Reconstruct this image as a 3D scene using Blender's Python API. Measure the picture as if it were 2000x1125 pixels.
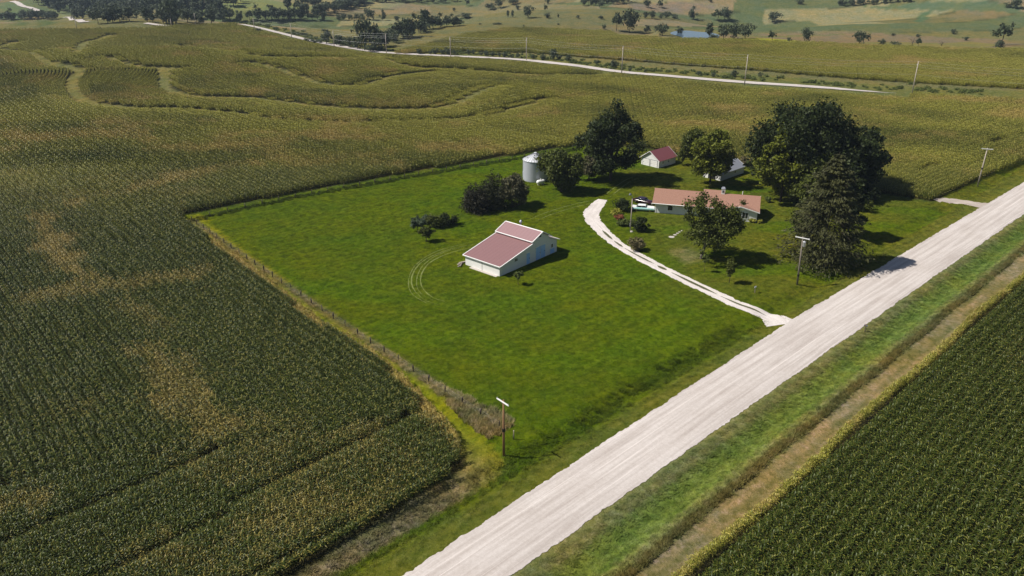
import bpy, math, random
import numpy as np
from mathutils import Vector, Matrix

for o in list(bpy.data.objects):
    bpy.data.objects.remove(o)
SC = bpy.context.scene
COL = SC.collection
R = math.radians
rng = np.random.default_rng(11)
random.seed(5)

# ------------------------------------------------------------------ camera, sky, sun, exposure
CAM_H, PITCH, FPX = 60.0, 24.0, 1540.0          # metres, degrees below level, focal length in 2000-px widths
cam = bpy.data.cameras.new('camera')
cam.lens = 36.0 * FPX / 2000.0
cam.sensor_width = 36.0
cam.clip_start = 0.5
cam.clip_end = 9000.0
camo = bpy.data.objects.new('camera', cam)
camo.location = (0, 0, CAM_H)
camo.rotation_euler = (R(90 - PITCH), 0, 0)
COL.objects.link(camo)
SC.camera = camo

SUN_EL, SHADOW_DIR = 50.0, 2.5                  # degrees; shadows run towards +X, a touch away
wd = bpy.data.worlds.new('World')
SC.world = wd
wd.use_nodes = True
wn = wd.node_tree.nodes
bg = wn['Background']
sky = wn.new('ShaderNodeTexSky')
sky.sky_type = 'NISHITA'
sky.sun_disc = False
sky.sun_elevation = R(SUN_EL)
sky.sun_rotation = R(270 - SHADOW_DIR)
sky.air_density = 1.0
sky.dust_density = 0.6
wd.node_tree.links.new(sky.outputs[0], bg.inputs[0])
bg.inputs[1].default_value = 0.05
sl = bpy.data.lights.new('sun', 'SUN')
sl.energy = 5.0
sl.angle = R(0.53)
sl.color = (1.0, 0.95, 0.87)
so = bpy.data.objects.new('sun', sl)
ldir = Vector((math.cos(R(SHADOW_DIR)) * math.cos(R(SUN_EL)), math.sin(R(SHADOW_DIR)) * math.cos(R(SUN_EL)), -math.sin(R(SUN_EL))))
so.rotation_euler = ldir.to_track_quat('-Z', 'Y').to_euler()
so.location = (-120, 60, 150)
COL.objects.link(so)
SC.view_settings.view_transform = 'Standard'
SC.view_settings.look = 'None'
SC.view_settings.gamma = 1.0
SC.view_settings.exposure = 0.3
SC.view_settings.use_curve_mapping = False

# ------------------------------------------------------------------ small helpers
def tag(o, label=None, cat=None, group=None, kind=None):
    if label: o['label'] = label
    if cat: o['category'] = cat
    if group: o['group'] = group
    if kind: o['kind'] = kind
    return o

def empty(name, loc=(0, 0, 0), rz=0.0):
    o = bpy.data.objects.new(name, None)
    o.empty_display_size = 0.5
    COL.objects.link(o)
    o.location = loc
    o.rotation_euler = (0, 0, rz)
    return o

def fast_mesh(name, V, Q=None, T=None):
    """mesh from numpy vertices with quads Q and triangles T"""
    V = np.asarray(V, dtype=np.float32).reshape(-1, 3)
    me = bpy.data.meshes.new(name)
    me.vertices.add(len(V))
    me.vertices.foreach_set('co', V.ravel())
    Q = np.zeros((0, 4), np.int32) if Q is None else np.asarray(Q, np.int32).reshape(-1, 4)
    T = np.zeros((0, 3), np.int32) if T is None else np.asarray(T, np.int32).reshape(-1, 3)
    me.loops.add(Q.size + T.size)
    me.loops.foreach_set('vertex_index', np.concatenate([Q.ravel(), T.ravel()]))
    me.polygons.add(len(Q) + len(T))
    st = np.concatenate([np.arange(len(Q)) * 4, Q.size + np.arange(len(T)) * 3]).astype(np.int32)
    me.polygons.foreach_set('loop_start', st)
    me.update(calc_edges=True)
    return me

class MB:
    """collects simple shapes; build() links them as ONE mesh object"""
    def __init__(s):
        s.v, s.f, s.m = [], [], []
    def add(s, V, F, mi=0):
        b = len(s.v)
        s.v += [tuple(map(float, p)) for p in V]
        s.f += [tuple(b + i for i in f) for f in F]
        s.m += [mi] * len(F)
        return s
    def box(s, x0, x1, y0, y1, z0, z1, mi=0):
        V = [(x, y, z) for z in (z0, z1) for y in (y0, y1) for x in (x0, x1)]
        return s.add(V, [(0, 2, 3, 1), (4, 5, 7, 6), (0, 1, 5, 4), (2, 6, 7, 3), (0, 4, 6, 2), (1, 3, 7, 5)], mi)
    def hexa(s, bottom, top, mi=0):
        return s.add(list(bottom) + list(top), [(3, 2, 1, 0), (4, 5, 6, 7), (0, 1, 5, 4), (1, 2, 6, 5), (2, 3, 7, 6), (3, 0, 4, 7)], mi)
    def prism(s, poly, y0, y1, mi=0):
        """polygon of (x,z) pushed along y"""
        n = len(poly)
        V = [(x, y0, z) for x, z in poly] + [(x, y1, z) for x, z in poly]
        F = [tuple(range(n)), tuple(range(2 * n - 1, n - 1, -1))]
        F += [(i, i + n, (i + 1) % n + n, (i + 1) % n) for i in range(n)]
        return s.add(V, F, mi)
    def beam(s, p, q, w, h, up=(0, 0, 1), mi=0):
        p, q = Vector(p), Vector(q)
        d = (q - p).normalized()
        a = d.cross(Vector(up))
        if a.length < 1e-4: a = d.cross(Vector((1, 0, 0)))
        a.normalize()
        b = a.cross(d)
        c = [a * w / 2 + b * h / 2, -a * w / 2 + b * h / 2, -a * w / 2 - b * h / 2, a * w / 2 - b * h / 2]
        return s.hexa([p + k for k in c], [q + k for k in c], mi)
    def tube(s, pts, rad, n=8, mi=0, cap=True):
        rings = []
        pts = [Vector(p) for p in pts]
        b = len(s.v)
        for i, p in enumerate(pts):
            d = (pts[min(i + 1, len(pts) - 1)] - pts[max(i - 1, 0)]).normalized()
            a = d.cross(Vector((0, 0, 1)))
            if a.length < 1e-3: a = Vector((1, 0, 0))
            a.normalize()
            c = d.cross(a)
            r = rad[i] if hasattr(rad, '__len__') else rad
            for k in range(n):
                t = 2 * math.pi * k / n
                s.v.append(tuple(p + a * math.cos(t) * r + c * math.sin(t) * r))
        for i in range(len(pts) - 1):
            for k in range(n):
                s.f.append((b + i * n + k, b + i * n + (k + 1) % n, b + (i + 1) * n + (k + 1) % n, b + (i + 1) * n + k))
                s.m.append(mi)
        if cap:
            s.f.append(tuple(b + k for k in range(n - 1, -1, -1))); s.m.append(mi)
            s.f.append(tuple(b + (len(pts) - 1) * n + k for k in range(n))); s.m.append(mi)
        return s
    def lathe(s, prof, n=24, c=(0, 0), mi=0):
        """profile of (radius, z) turned about z"""
        b = len(s.v)
        for r, z in prof:
            for k in range(n):
                t = 2 * math.pi * k / n
                s.v.append((c[0] + r * math.cos(t), c[1] + r * math.sin(t), z))
        for i in range(len(prof) - 1):
            for k in range(n):
                s.f.append((b + i * n + k, b + i * n + (k + 1) % n, b + (i + 1) * n + (k + 1) % n, b + (i + 1) * n + k))
                s.m.append(mi)
        s.f.append(tuple(b + (len(prof) - 1) * n + k for k in range(n))); s.m.append(mi)
        s.f.append(tuple(b + k for k in range(n - 1, -1, -1))); s.m.append(mi)
        return s
    def build(s, name, mats, parent=None, smooth=False, loc=None, bevel=0.0):
        me = bpy.data.meshes.new(name)
        me.from_pydata(s.v, [], s.f)
        if not isinstance(mats, (list, tuple)): mats = [mats]
        for m in mats: me.materials.append(m)
        me.polygons.foreach_set('material_index', s.m)
        if smooth: me.polygons.foreach_set('use_smooth', [True] * len(me.polygons))
        o = bpy.data.objects.new(name, me)
        COL.objects.link(o)
        if parent is not None: o.parent = parent
        if loc is not None: o.location = loc
        if bevel:
            b = o.modifiers.new('bevel', 'BEVEL'); b.width = bevel; b.segments = 2; b.limit_method = 'ANGLE'
        return o

def copy_tree(o, parent=None):
    c = o.copy()
    COL.objects.link(c)
    c.parent = parent
    for ch in list(o.children):
        copy_tree(ch, c)
    return c

def smooth(a, b, x):
    t = np.clip((x - a) / (b - a), 0, 1)
    return t * t * (3 - 2 * t)

_perm = np.random.default_rng(3).random((64, 64))
def vnoise(x, y, seed=0):
    """smooth 2-D value noise, 0..1"""
    x = np.asarray(x, float) + seed * 17.31
    y = np.asarray(y, float) + seed * 9.77
    xi, yi = np.floor(x).astype(int), np.floor(y).astype(int)
    fx, fy = x - xi, y - yi
    fx, fy = fx * fx * (3 - 2 * fx), fy * fy * (3 - 2 * fy)
    g = lambda i, j: _perm[i % 64, j % 64]
    return (g(xi, yi) * (1 - fx) + g(xi + 1, yi) * fx) * (1 - fy) + (g(xi, yi + 1) * (1 - fx) + g(xi + 1, yi + 1) * fx) * fy
def fbm(x, y, seed=0, oct=4):
    v, a, t = 0, 0.5, 0
    for k in range(oct):
        v = v + a * vnoise(x * 2 ** k, y * 2 ** k, seed + k); t += a; a *= 0.55
    return v / t

# ------------------------------------------------------------------ the lie of the land
RD = R(44.0)
RS = (math.cos(RD), math.sin(RD))          # along the gravel road
RN = (-math.sin(RD), math.cos(RD))         # across it, towards the farmyard
def sn(x, y): return x * RS[0] + y * RS[1], x * RN[0] + y * RN[1]
def from_sn(s, n): return s * RS[0] + n * RN[0], s * RS[1] + n * RN[1]
def road_left(s): return np.interp(s, [36, 78, 119, 170, 236, 400], [52.4, 53.3, 53.9, 53.2, 51.9, 51.5])
def road_right(s): return np.interp(s, [44, 117, 210, 400], [44.7, 44.4, 43.7, 43.3])

def win(x, a, b, soft): return smooth(a - soft, a + soft, x) * (1 - smooth(b - soft, b + soft, x))

POND = (131.0, 588.0, -3.6)                # centre of the valley pond and its bank level
def terr(x, y):
    x = np.asarray(x, float); y = np.asarray(y, float)
    s, n = sn(x, y)
    z = -0.75 * np.exp(-((n - 58.2) / 1.9) ** 2) * (1 - 0.85 * np.exp(-((s - 113.5) / 4.5) ** 2)) * (1 - 0.85 * np.exp(-((s - 213) / 4.5) ** 2))
    z = z - 0.65 * np.exp(-((n - 40.2) / 1.8) ** 2)
    z = z + 0.25 * np.exp(-((n - 36.6) / 1.5) ** 2)
    z = z + 0.15 * (fbm(x / 22, y / 22, 4) - 0.5) * smooth(60, 66, n)
    u = smooth(250, 370, y)
    z = z + u * (1.3 * np.sin(x / 70 + y / 85) + 0.9 * np.sin(x / 38 - y / 52 + 1.0))
    z = z + 7.5 * np.exp(-((y - 392 - 0.05 * (x + 150) - 6 * np.sin(x / 45)) / 36) ** 2) * win(x, -420, -25, 45)
    z = z + 3.0 * np.exp(-((y - 330 - 0.10 * x) / 30) ** 2) * win(x, -60, 60, 40)
    z = z + (3.5 + 4.0 * smooth(-400, -220, x)) * np.exp(-((y - 560 + 0.06 * (x + 250)) / 78) ** 2) * (1 - smooth(-260, -100, x))
    z = z - 15.0 * smooth(600, 690, y) * (1 - smooth(-120, 40, x))
    z = z + 1.0 * np.exp(-((y - 480) / 45) ** 2) * smooth(-60, 60, x)
    z = z - 8.0 * np.exp(-((y - 610) / 62) ** 2) * smooth(-40, 110, x)
    pd = np.sqrt(((x - POND[0]) / 30.0) ** 2 + ((y - POND[1]) / 52.0) ** 2)
    z = z + (POND[2] - z) * (1 - smooth(0.75, 1.25, pd)) - 1.2 * (1 - smooth(0.35, 0.75, pd))
    f = np.maximum(y - 690, 0)
    z = z + 75 * (1 - np.exp(-f * 0.055 / 75 * (1 + f / 900.0)))
    z = z + smooth(640, 760, y) * (8.0 * np.sin(x / 120 + 0.6 + y / 300) + 5.5 * np.sin(x / 58 - y / 120) + 5.5 * np.sin(y / 46 + x / 150) + 2.2 * np.sin(x / 27 + y / 70))
    z = z + smooth(620, 800, np.abs(x)) * 12 * smooth(200, 500, y)
    return z

_p = R(PITCH)
_ps, _pc = math.sin(_p), math.cos(_p)
_T = np.concatenate([np.linspace(30, 700, 3000), np.linspace(701, 3000, 3000)])
def ray(x, y):
    u, v = (x - 1000.0) / FPX, (562.5 - y) / FPX
    return np.array([u, _pc + v * _ps, -_ps + v * _pc])
def gp(x, y, lift=0.0):
    """where the sight line of a spot in the photograph meets the ground"""
    d = ray(x, y)
    P = d[None, :] * _T[:, None]
    h = CAM_H + P[:, 2] - terr(P[:, 0], P[:, 1]) - lift
    i = int(np.argmax(h < 0))
    if h[i] >= 0: i = len(_T) - 1
    a, b = _T[max(i - 1, 0)], _T[i]
    for _ in range(20):
        m = 0.5 * (a + b)
        if CAM_H + d[2] * m - float(terr(d[0] * m, d[1] * m)) - lift < 0: b = m
        else: a = m
    return Vector((d[0] * b, d[1] * b, float(terr(d[0] * b, d[1] * b))))
def gps(L): return np.array([gp(*p)[:2] for p in L])
def height_at(P, ytop):
    """height of something standing at P that reaches up to row ytop"""
    v = (562.5 - ytop) / FPX
    k = P[1] / (_pc + v * _ps)
    return CAM_H + k * (-_ps + v * _pc) - P[2]
def mpp(P):
    """metres per photograph pixel, across, at P"""
    return (P[1] * _pc + (CAM_H - P[2]) * _ps) / FPX

def inpoly(x, y, poly):
    x = np.asarray(x, float); y = np.asarray(y, float)
    r = np.zeros(x.shape, bool)
    n = len(poly)
    for i in range(n):
        x1, y1 = poly[i]; x2, y2 = poly[(i + 1) % n]
        if y1 == y2: continue
        c = ((y1 > y) != (y2 > y)) & (x < (x2 - x1) * (y - y1) / (y2 - y1) + x1)
        r ^= c
    return r
def pdist(x, y, line):
    """distance to a polyline"""
    x = np.asarray(x, float); y = np.asarray(y, float)
    d = np.full(x.shape, 1e9)
    for (x1, y1), (x2, y2) in zip(line[:-1], line[1:]):
        dx, dy = x2 - x1, y2 - y1
        t = np.clip(((x - x1) * dx + (y - y1) * dy) / (dx * dx + dy * dy + 1e-9), 0, 1)
        d = np.minimum(d, np.hypot(x - x1 - t * dx, y - y1 - t * dy))
    return d
def spline(P, step):
    """resampled Catmull-Rom through 2-D points"""
    P = np.asarray(P, float)
    Q = np.vstack([2 * P[0] - P[1], P, 2 * P[-1] - P[-2]])
    out = []
    for i in range(1, len(Q) - 2):
        n = max(2, int(np.linalg.norm(Q[i + 1] - Q[i]) / step))
        t = np.linspace(0, 1, n, endpoint=False)[:, None]
        a, b, c, d = Q[i - 1], Q[i], Q[i + 1], Q[i + 2]
        out.append(0.5 * (2 * b + (c - a) * t + (2 * a - 5 * b + 4 * c - d) * t ** 2 + (3 * b - a - 3 * c + d) * t ** 3))
    return np.vstack(out + [P[-1:]])

# field boundaries
EDGE_W = gps([(908, 908), (882, 868), (835, 814), (750, 728), (680, 678), (593, 622), (517, 558), (415, 482), (354, 428)])
EDGE_N = gps([(352, 420), (580, 375), (800, 336), (980, 306), (1130, 282), (1200, 284), (1265, 291), (1330, 303), (1460, 324), (1560, 348), (1715, 376), (1820, 393)])
EDGE_E = gps([(1847, 381), (1878, 366), (1913, 350), (2000, 309)])
CLEAR = np.vstack([[from_sn(-80, 59.0)], [from_sn(30, 60.4)], EDGE_W, EDGE_N, EDGE_E, [from_sn(600, 58.0)], [from_sn(600, 31.6)], [from_sn(-80, 31.6)]])
FENCE_W = gps([(975, 836), (620, 601), (375, 431)])
FENCE_N = gps([(375, 431), (580, 385), (800, 346), (980, 315), (1123, 292)])
FAR_ROAD = gps([(2060, 198), (1900, 191), (1750, 183), (1600, 171), (1450, 161), (1330, 151), (1215, 141), (1120, 128), (1028, 118), (950, 113), (880, 110), (800, 106), (740, 102), (690, 95), (640, 86), (600, 78), (560, 68), (520, 58), (490, 51), (473, 48)])
_fx = FAR_ROAD[::-1, 0]; _fy = FAR_ROAD[::-1, 1]
def far_road_y(x): return np.interp(x, _fx, _fy)
CREST = gps([(-120, 63), (0, 62), (150, 61), (280, 59), (400, 52), (470, 49)])
FIELD2 = gps([(770, 106), (820, 92), (905, 72), (1000, 58), (1190, 64), (1300, 80), (1500, 86), (1700, 92), (1990, 101), (2060, 105), (2060, 178), (1750, 160), (1500, 140), (1330, 128), (1215, 118), (1030, 103), (900, 100)])
STRIPS = [  # grass waterways and terraces through the corn: (points, half width in metres)
    ([(0, 96), (30, 103), (80, 114), (130, 130), (158, 138)], 2.6),
    ([(158, 138), (146, 150), (140, 170), (152, 188), (185, 203), (249, 211)], 3.0),
    ([(249, 211), (356, 213), (463, 223), (534, 234), (640, 241), (760, 240), (850, 238)], 1.6),
    ([(850, 238), (960, 225), (1062, 195)], 1.8),
    ([(214, 70), (188, 79), (160, 90), (150, 103)], 4.0),
    ([(0, 92), (28, 84)], 4.0),
    ([(325, 138), (322, 160), (330, 176), (391, 190), (498, 193), (600, 206), (700, 214), (830, 214), (890, 204), (964, 170)], 2.4),
    ([(320, 138), (322, 172)], 3.0),
    ([(495, 123), (555, 139), (640, 166), (700, 168), (722, 164), (768, 150), (850, 141)], 1.9),
    ([(684, 112), (782, 126), (880, 135), (985, 143), (1160, 149)], 2.2),
    ([(356, 89), (473, 105), (676, 114)], 1.8),
    ([(210, 112), (270, 130), (345, 134)], 1.6),
    ([(1790, 345), (1850, 312), (1915, 288), (2000, 268)], 0.9),
]
STRIPS = [(spline(gps(p), 4.0), w * 0.85) for p, w in STRIPS]
DRY = [  # yellowed, drought-struck streaks in the corn
    ([(85, 440), (100, 470), (125, 510), (150, 545)], 2.6, 1.0),
    ([(60, 590), (140, 580), (250, 572), (370, 552)], 2.8, 0.68),
    ([(160, 402), (230, 385), (290, 372), (350, 355)], 3.4, 0.9),
    ([(195, 235), (250, 255), (300, 278), (345, 298), (420, 296)], 4.5, 0.85),
    ([(400, 300), (470, 292), (560, 281), (700, 264)], 3.5, 0.9),
    ([(410, 342), (480, 330)], 3.0, 0.9),
    ([(300, 690), (330, 745), (380, 800), (440, 850)], 2.2, 0.72),
    ([(700, 860), (760, 870), (820, 900)], 3.0, 0.55),
    ([(820, 800), (880, 862), (905, 895)], 1.4, 0.9),
    ([(240, 600), (300, 640)], 2.5, 0.5),
    ([(0, 582), (50, 575)], 2.0, 0.8),
    ([(0, 1010), (70, 985)], 2.0, 0.7),
    ([(380, 1110), (520, 1040), (640, 990)], 4.0, 0.55),
    ([(1320, 235), (1420, 225)], 5.0, 0.5), ([(1760, 280), (1850, 275)], 5.0, 0.6),
    ([(1300, 300), (1345, 300)], 2.0, 0.9), ([(1440, 318), (1500, 330)], 2.2, 1.0),
    ([(560, 190), (700, 205), (850, 205)], 4.0, 0.7), ([(330, 178), (420, 190)], 4.0, 0.7),
]
DRY = [(gps(p), w, a) for p, w, a in DRY]

def corn_here(x, y):
    c = ~inpoly(x, y, CLEAR)
    lim = np.where(x < FAR_ROAD[-1, 0], np.interp(x, CREST[:, 0], CREST[:, 1]), far_road_y(x) - np.where(x > FAR_ROAD[2, 0] + 2, 5.0, 20.0))
    c &= y < lim
    for L, w in STRIPS:
        c &= pdist(x, y, L) > w
    c |= inpoly(x, y, FIELD2)
    return c
def dry_here(x, y):
    d = 0.55 * smooth(0.52, 0.78, fbm(x / 24, y / 16, 8)) * (0.4 + 0.6 * smooth(180, 260, y)) + 0.10 * smooth(170, 300, y) * fbm(x / 60, y / 60, 2)
    for L, w, a in DRY:
        q = pdist(x, y, L) + 4.5 * (fbm(x / 5, y / 5, 6) - 0.5) * w
        d = np.maximum(d, 0.58 * a * (0.65 + 0.5 * fbm(x / 4, y / 4, 16)) * (1 - smooth(0.1 * w, 2.0 * w, q)))
    return np.clip(d, 0, 1)

# ------------------------------------------------------------------ materials
def nt(name):
    m = bpy.data.materials.new(name)
    m.use_nodes = True
    t = m.node_tree
    return m, t, t.nodes['Principled BSDF'], t.nodes, t.links
def noise(t, vec, scale, detail=4, rough=0.6):
    n = t.nodes.new('ShaderNodeTexNoise')
    n.inputs['Scale'].default_value = scale
    n.inputs['Detail'].default_value = detail
    n.inputs['Roughness'].default_value = rough
    if vec is not None: t.links.new(vec, n.inputs['Vector'])
    return n.outputs['Fac']
def ramp(t, fac, stops):
    r = t.nodes.new('ShaderNodeValToRGB')
    e = r.color_ramp.elements
    while len(e) < len(stops): e.new(0.5)
    for k, (p, c) in enumerate(stops):
        e[k].position = p
        e[k].color = (c, c, c, 1) if not hasattr(c, '__len__') else (*c, 1)
    t.links.new(fac, r.inputs[0])
    return r.outputs[0]
def mix(t, fac, a, b, mode='MIX'):
    m = t.nodes.new('ShaderNodeMix')
    m.data_type = 'RGBA'
    m.blend_type = mode
    for k, v in ((0, fac), (6, a), (7, b)):
        if hasattr(v, 'is_linked') or hasattr(v, 'links'): t.links.new(v, m.inputs[k])
        elif k == 0: m.inputs[0].default_value = v
        else: m.inputs[k].default_value = (*v, 1)
    return m.outputs[2]
def bump(t, bsdf, h, strength, dist):
    b = t.nodes.new('ShaderNodeBump')
    b.inputs['Strength'].default_value = strength
    b.inputs['Distance'].default_value = dist
    t.links.new(h, b.inputs['Height'])
    t.links.new(b.outputs[0], bsdf.inputs['Normal'])
def position(t): return t.nodes.new('ShaderNodeNewGeometry').outputs['Position']
def objco(t): return t.nodes.new('ShaderNodeTexCoord').outputs['Object']

def plain(name, col, rough=0.6, metal=0.0, var=0.12, scale=3.0, spec=0.4, dirt=0.0):
    m, t, b, N, L = nt(name)
    co = objco(t)
    f = noise(t, co, scale, 5)
    c = mix(t, f, tuple(np.array(col) * (1 - var)), tuple(np.minimum(np.array(col) * (1 + var), 1)))
    if dirt:
        g = ramp(t, noise(t, co, scale * 0.4, 6, 0.7), [(0.45, 0.0), (0.75, dirt)])
        c = mix(t, g, c, tuple(np.array(col) * np.array((0.55, 0.48, 0.40))))
    L.new(c, b.inputs['Base Color'])
    b.inputs['Roughness'].default_value = rough
    b.inputs['Metallic'].default_value = metal
    b.inputs['Specular IOR Level'].default_value = spec
    return m

def ribbed(name, col, period, axis, depth=0.02, rough=0.5, metal=0.0, var=0.1):
    """sheet metal or boards: painted steel with fine ribs as relief"""
    m, t, b, N, L = nt(name)
    co = objco(t)
    f = noise(t, co, 0.7, 6, 0.65)
    c = mix(t, f, tuple(np.array(col) * (1 - var)), tuple(np.minimum(np.array(col) * (1 + var), 1)))
    L.new(c, b.inputs['Base Color'])
    w = N.new('ShaderNodeTexWave')
    w.bands_direction = axis
    w.inputs['Scale'].default_value = 1.0 / period / 3.14159
    L.new(co, w.inputs['Vector'])
    bump(t, b, w.outputs['Fac'], 0.6, depth)
    b.inputs['Roughness'].default_value = rough
    b.inputs['Metallic'].default_value = metal
    return m

def leafmat(name, dark, light, rough=0.6, spec=0.18, transl=0.15):
    m, t, b, N, L = nt(name)
    g = N.new('ShaderNodeNewGeometry')
    f = noise(t, g.outputs['Position'], 0.55, 3)
    mx = N.new('ShaderNodeMath'); mx.operation = 'MULTIPLY_ADD'
    L.new(g.outputs['Random Per Island'], mx.inputs[0]); mx.inputs[1].default_value = 0.6
    sb = N.new('ShaderNodeMath'); sb.operation = 'SUBTRACT'; L.new(f, sb.inputs[0]); sb.inputs[1].default_value = 0.25
    L.new(sb.outputs[0], mx.inputs[2])
    c = mix(t, mx.outputs[0], dark, light)
    L.new(c, b.inputs['Base Color'])
    b.inputs['Roughness'].default_value = rough
    b.inputs['Specular IOR Level'].default_value = spec
    if transl:
        tr = N.new('ShaderNodeBsdfTranslucent')
        L.new(c, tr.inputs[0])
        ms = N.new('ShaderNodeMixShader'); ms.inputs[0].default_value = transl
        L.new(b.outputs[0], ms.inputs[1]); L.new(tr.outputs[0], ms.inputs[2])
        L.new(ms.outputs[0], N['Material Output'].inputs[0])
    return m

def grass_tint(t, base):
    """uneven growth: yellower, darker and paler spots over a base colour"""
    p = position(t)
    c = mix(t, ramp(t, noise(t, p, 0.045, 6, 0.7), [(0.42, 0.0), (0.60, 0.9)]), base, (1.28, 1.06, 0.8), 'MULTIPLY')
    c = mix(t, ramp(t, noise(t, p, 0.22, 6, 0.75), [(0.44, 0.0), (0.58, 0.9)]), c, (0.74, 0.84, 0.8), 'MULTIPLY')
    c = mix(t, ramp(t, noise(t, p, 1.0, 5, 0.8), [(0.40, 1.0), (0.53, 0.0)]), c, (0.60, 0.65, 0.55), 'MULTIPLY')
    c = mix(t, ramp(t, noise(t, p, 0.75, 6, 0.85), [(0.50, 0.0), (0.62, 1.0)]), c, (1.42, 1.34, 1.9), 'MULTIPLY')
    mp = t.nodes.new('ShaderNodeMapping'); mp.inputs['Rotation'].default_value = (0, 0, -RD); t.links.new(p, mp.inputs[0])
    wv = t.nodes.new('ShaderNodeTexWave'); wv.bands_direction = 'Y'; wv.inputs['Scale'].default_value = 0.19
    wv.inputs['Distortion'].default_value = 2.5; wv.inputs['Detail'].default_value = 3.0; wv.inputs['Detail Scale'].default_value = 0.6
    t.links.new(mp.outputs[0], wv.inputs['Vector'])
    c = mix(t, ramp(t, wv.outputs['Fac'], [(0.2, 0.0), (0.8, 0.55)]), c, (0.76, 0.83, 0.78), 'MULTIPLY')   # mower passes
    return c

M = {}
# ground: land-cover colour is carried per vertex, growth unevenness is procedural
m, t, b, N, L = nt('ground'); M['ground'] = m
a = N.new('ShaderNodeAttribute'); a.attribute_name = 'cover'
c = grass_tint(t, a.outputs['Color'])
p = position(t)
L.new(c, b.inputs['Base Color'])
b.inputs['Roughness'].default_value = 0.9
b.inputs['Specular IOR Level'].default_value = 0.0
bump(t, b, noise(t, p, 3.0, 8, 0.8), 1.0, 0.25)
# grass blades
m, t, b, N, L = nt('grass_blade'); M['grass'] = m
a = N.new('ShaderNodeAttribute'); a.attribute_type = 'INSTANCER'; a.attribute_name = 'tint'
c = grass_tint(t, a.outputs['Color'])
g = N.new('ShaderNodeNewGeometry')
c = mix(t, ramp(t, g.outputs['Random Per Island'], [(0.0, 0.6), (1.0, 0.0)]), c, (0.6, 0.62, 0.55), 'MULTIPLY')
L.new(c, b.inputs['Base Color'])
b.inputs['Roughness'].default_value = 0.65; b.inputs['Specular IOR Level'].default_value = 0.08
# corn
def cornmat(name, green, green2, ripe, ripe2, dry, rough):
    m, t, b, N, L = nt(name)
    def at(nm):
        a = N.new('ShaderNodeAttribute'); a.attribute_type = 'INSTANCER'; a.attribute_name = nm
        return a.outputs['Fac']
    g = N.new('ShaderNodeNewGeometry')
    rnd = g.outputs['Random Per Island']
    f = noise(t, g.outputs['Position'], 0.12, 4)
    c = mix(t, rnd, mix(t, f, green, tuple(np.array(green2) * 0.8)), tuple(np.array(green2) * 1.25))
    c2 = mix(t, rnd, mix(t, f, ripe, tuple(np.array(ripe2) * 0.8)), tuple(np.array(ripe2) * 1.25))
    def jit(fac, amt, lo, hi):
        s = N.new('ShaderNodeMath'); s.operation = 'MULTIPLY_ADD'
        L.new(rnd, s.inputs[0]); s.inputs[1].default_value = amt
        s2 = N.new('ShaderNodeMath'); s2.operation = 'SUBTRACT'; L.new(fac, s2.inputs[0]); s2.inputs[1].default_value = amt / 2
        L.new(s2.outputs[0], s.inputs[2])
        return ramp(t, s.outputs[0], [(lo, 0.0), (hi, 1.0)])
    c = mix(t, jit(at('ripe'), 0.5, 0.0, 1.0), c, c2)
    c = mix(t, jit(at('dry'), 0.55, 0.12, 0.75), c, dry)
    L.new(c, b.inputs['Base Color'])
    b.inputs['Roughness'].default_value = rough
    b.inputs['Specular IOR Level'].default_value = 0.28
    return m
M['corn_leaf'] = cornmat('corn_leaf', (0.013, 0.026, 0.002), (0.055, 0.080, 0.008), (0.095, 0.115, 0.009), (0.320, 0.305, 0.044), (0.42, 0.31, 0.085), 0.5)
M['corn_tassel'] = cornmat('corn_tassel', (0.06, 0.068, 0.018), (0.105, 0.105, 0.03), (0.26, 0.245, 0.075), (0.40, 0.35, 0.12), (0.48, 0.37, 0.17), 0.7)

# crushed limestone
def gravel(name, base, track, u_scale=0.05):
    m, t, b, N, L = nt(name)
    uv = N.new('ShaderNodeUVMap').outputs[0]
    mp = N.new('ShaderNodeMapping'); mp.inputs['Scale'].default_value = (u_scale, 1.3, 1.0); L.new(uv, mp.inputs[0])
    p = position(t)
    f = noise(t, mp.outputs[0], 1.0, 6, 0.6)
    c = mix(t, ramp(t, f, [(0.36, 0.0), (0.62, 1.0)]), base, track)
    c = mix(t, ramp(t, noise(t, p, 3.0, 6, 0.8), [(0.40, 0.6), (0.60, 0.0)]), c, (0.80, 0.78, 0.76), 'MULTIPLY')
    c = mix(t, ramp(t, noise(t, p, 0.15, 5, 0.7), [(0.45, 0.0), (0.75, 0.5)]), c, (0.84, 0.81, 0.78), 'MULTIPLY')
    mp2 = N.new('ShaderNodeMapping'); mp2.inputs['Scale'].default_value = (0.03, 2.4, 1.0); mp2.inputs['Location'].default_value = (4, 7, 0); L.new(uv, mp2.inputs[0])
    c = mix(t, ramp(t, noise(t, mp2.outputs[0], 1.0, 5, 0.65), [(0.58, 0.0), (0.70, 0.8)]), c, tuple(np.minimum(np.array(track) * 1.18, 0.9)))
    L.new(c, b.inputs['Base Color'])
    b.inputs['Roughness'].default_value = 0.95
    b.inputs['Specular IOR Level'].default_value = 0.1
    bump(t, b, noise(t, p, 9.0, 6, 0.8), 0.5, 0.04)
    return m
M['gravel'] = gravel('limestone_gravel', (0.445, 0.395, 0.365), (0.585, 0.535, 0.505))
M['drive'] = gravel('drive_limestone', (0.58, 0.53, 0.50), (0.68, 0.63, 0.60), 0.3)
M['drive_dirt'] = gravel('lane_dirt', (0.36, 0.30, 0.26), (0.48, 0.42, 0.37), 0.3)

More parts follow.
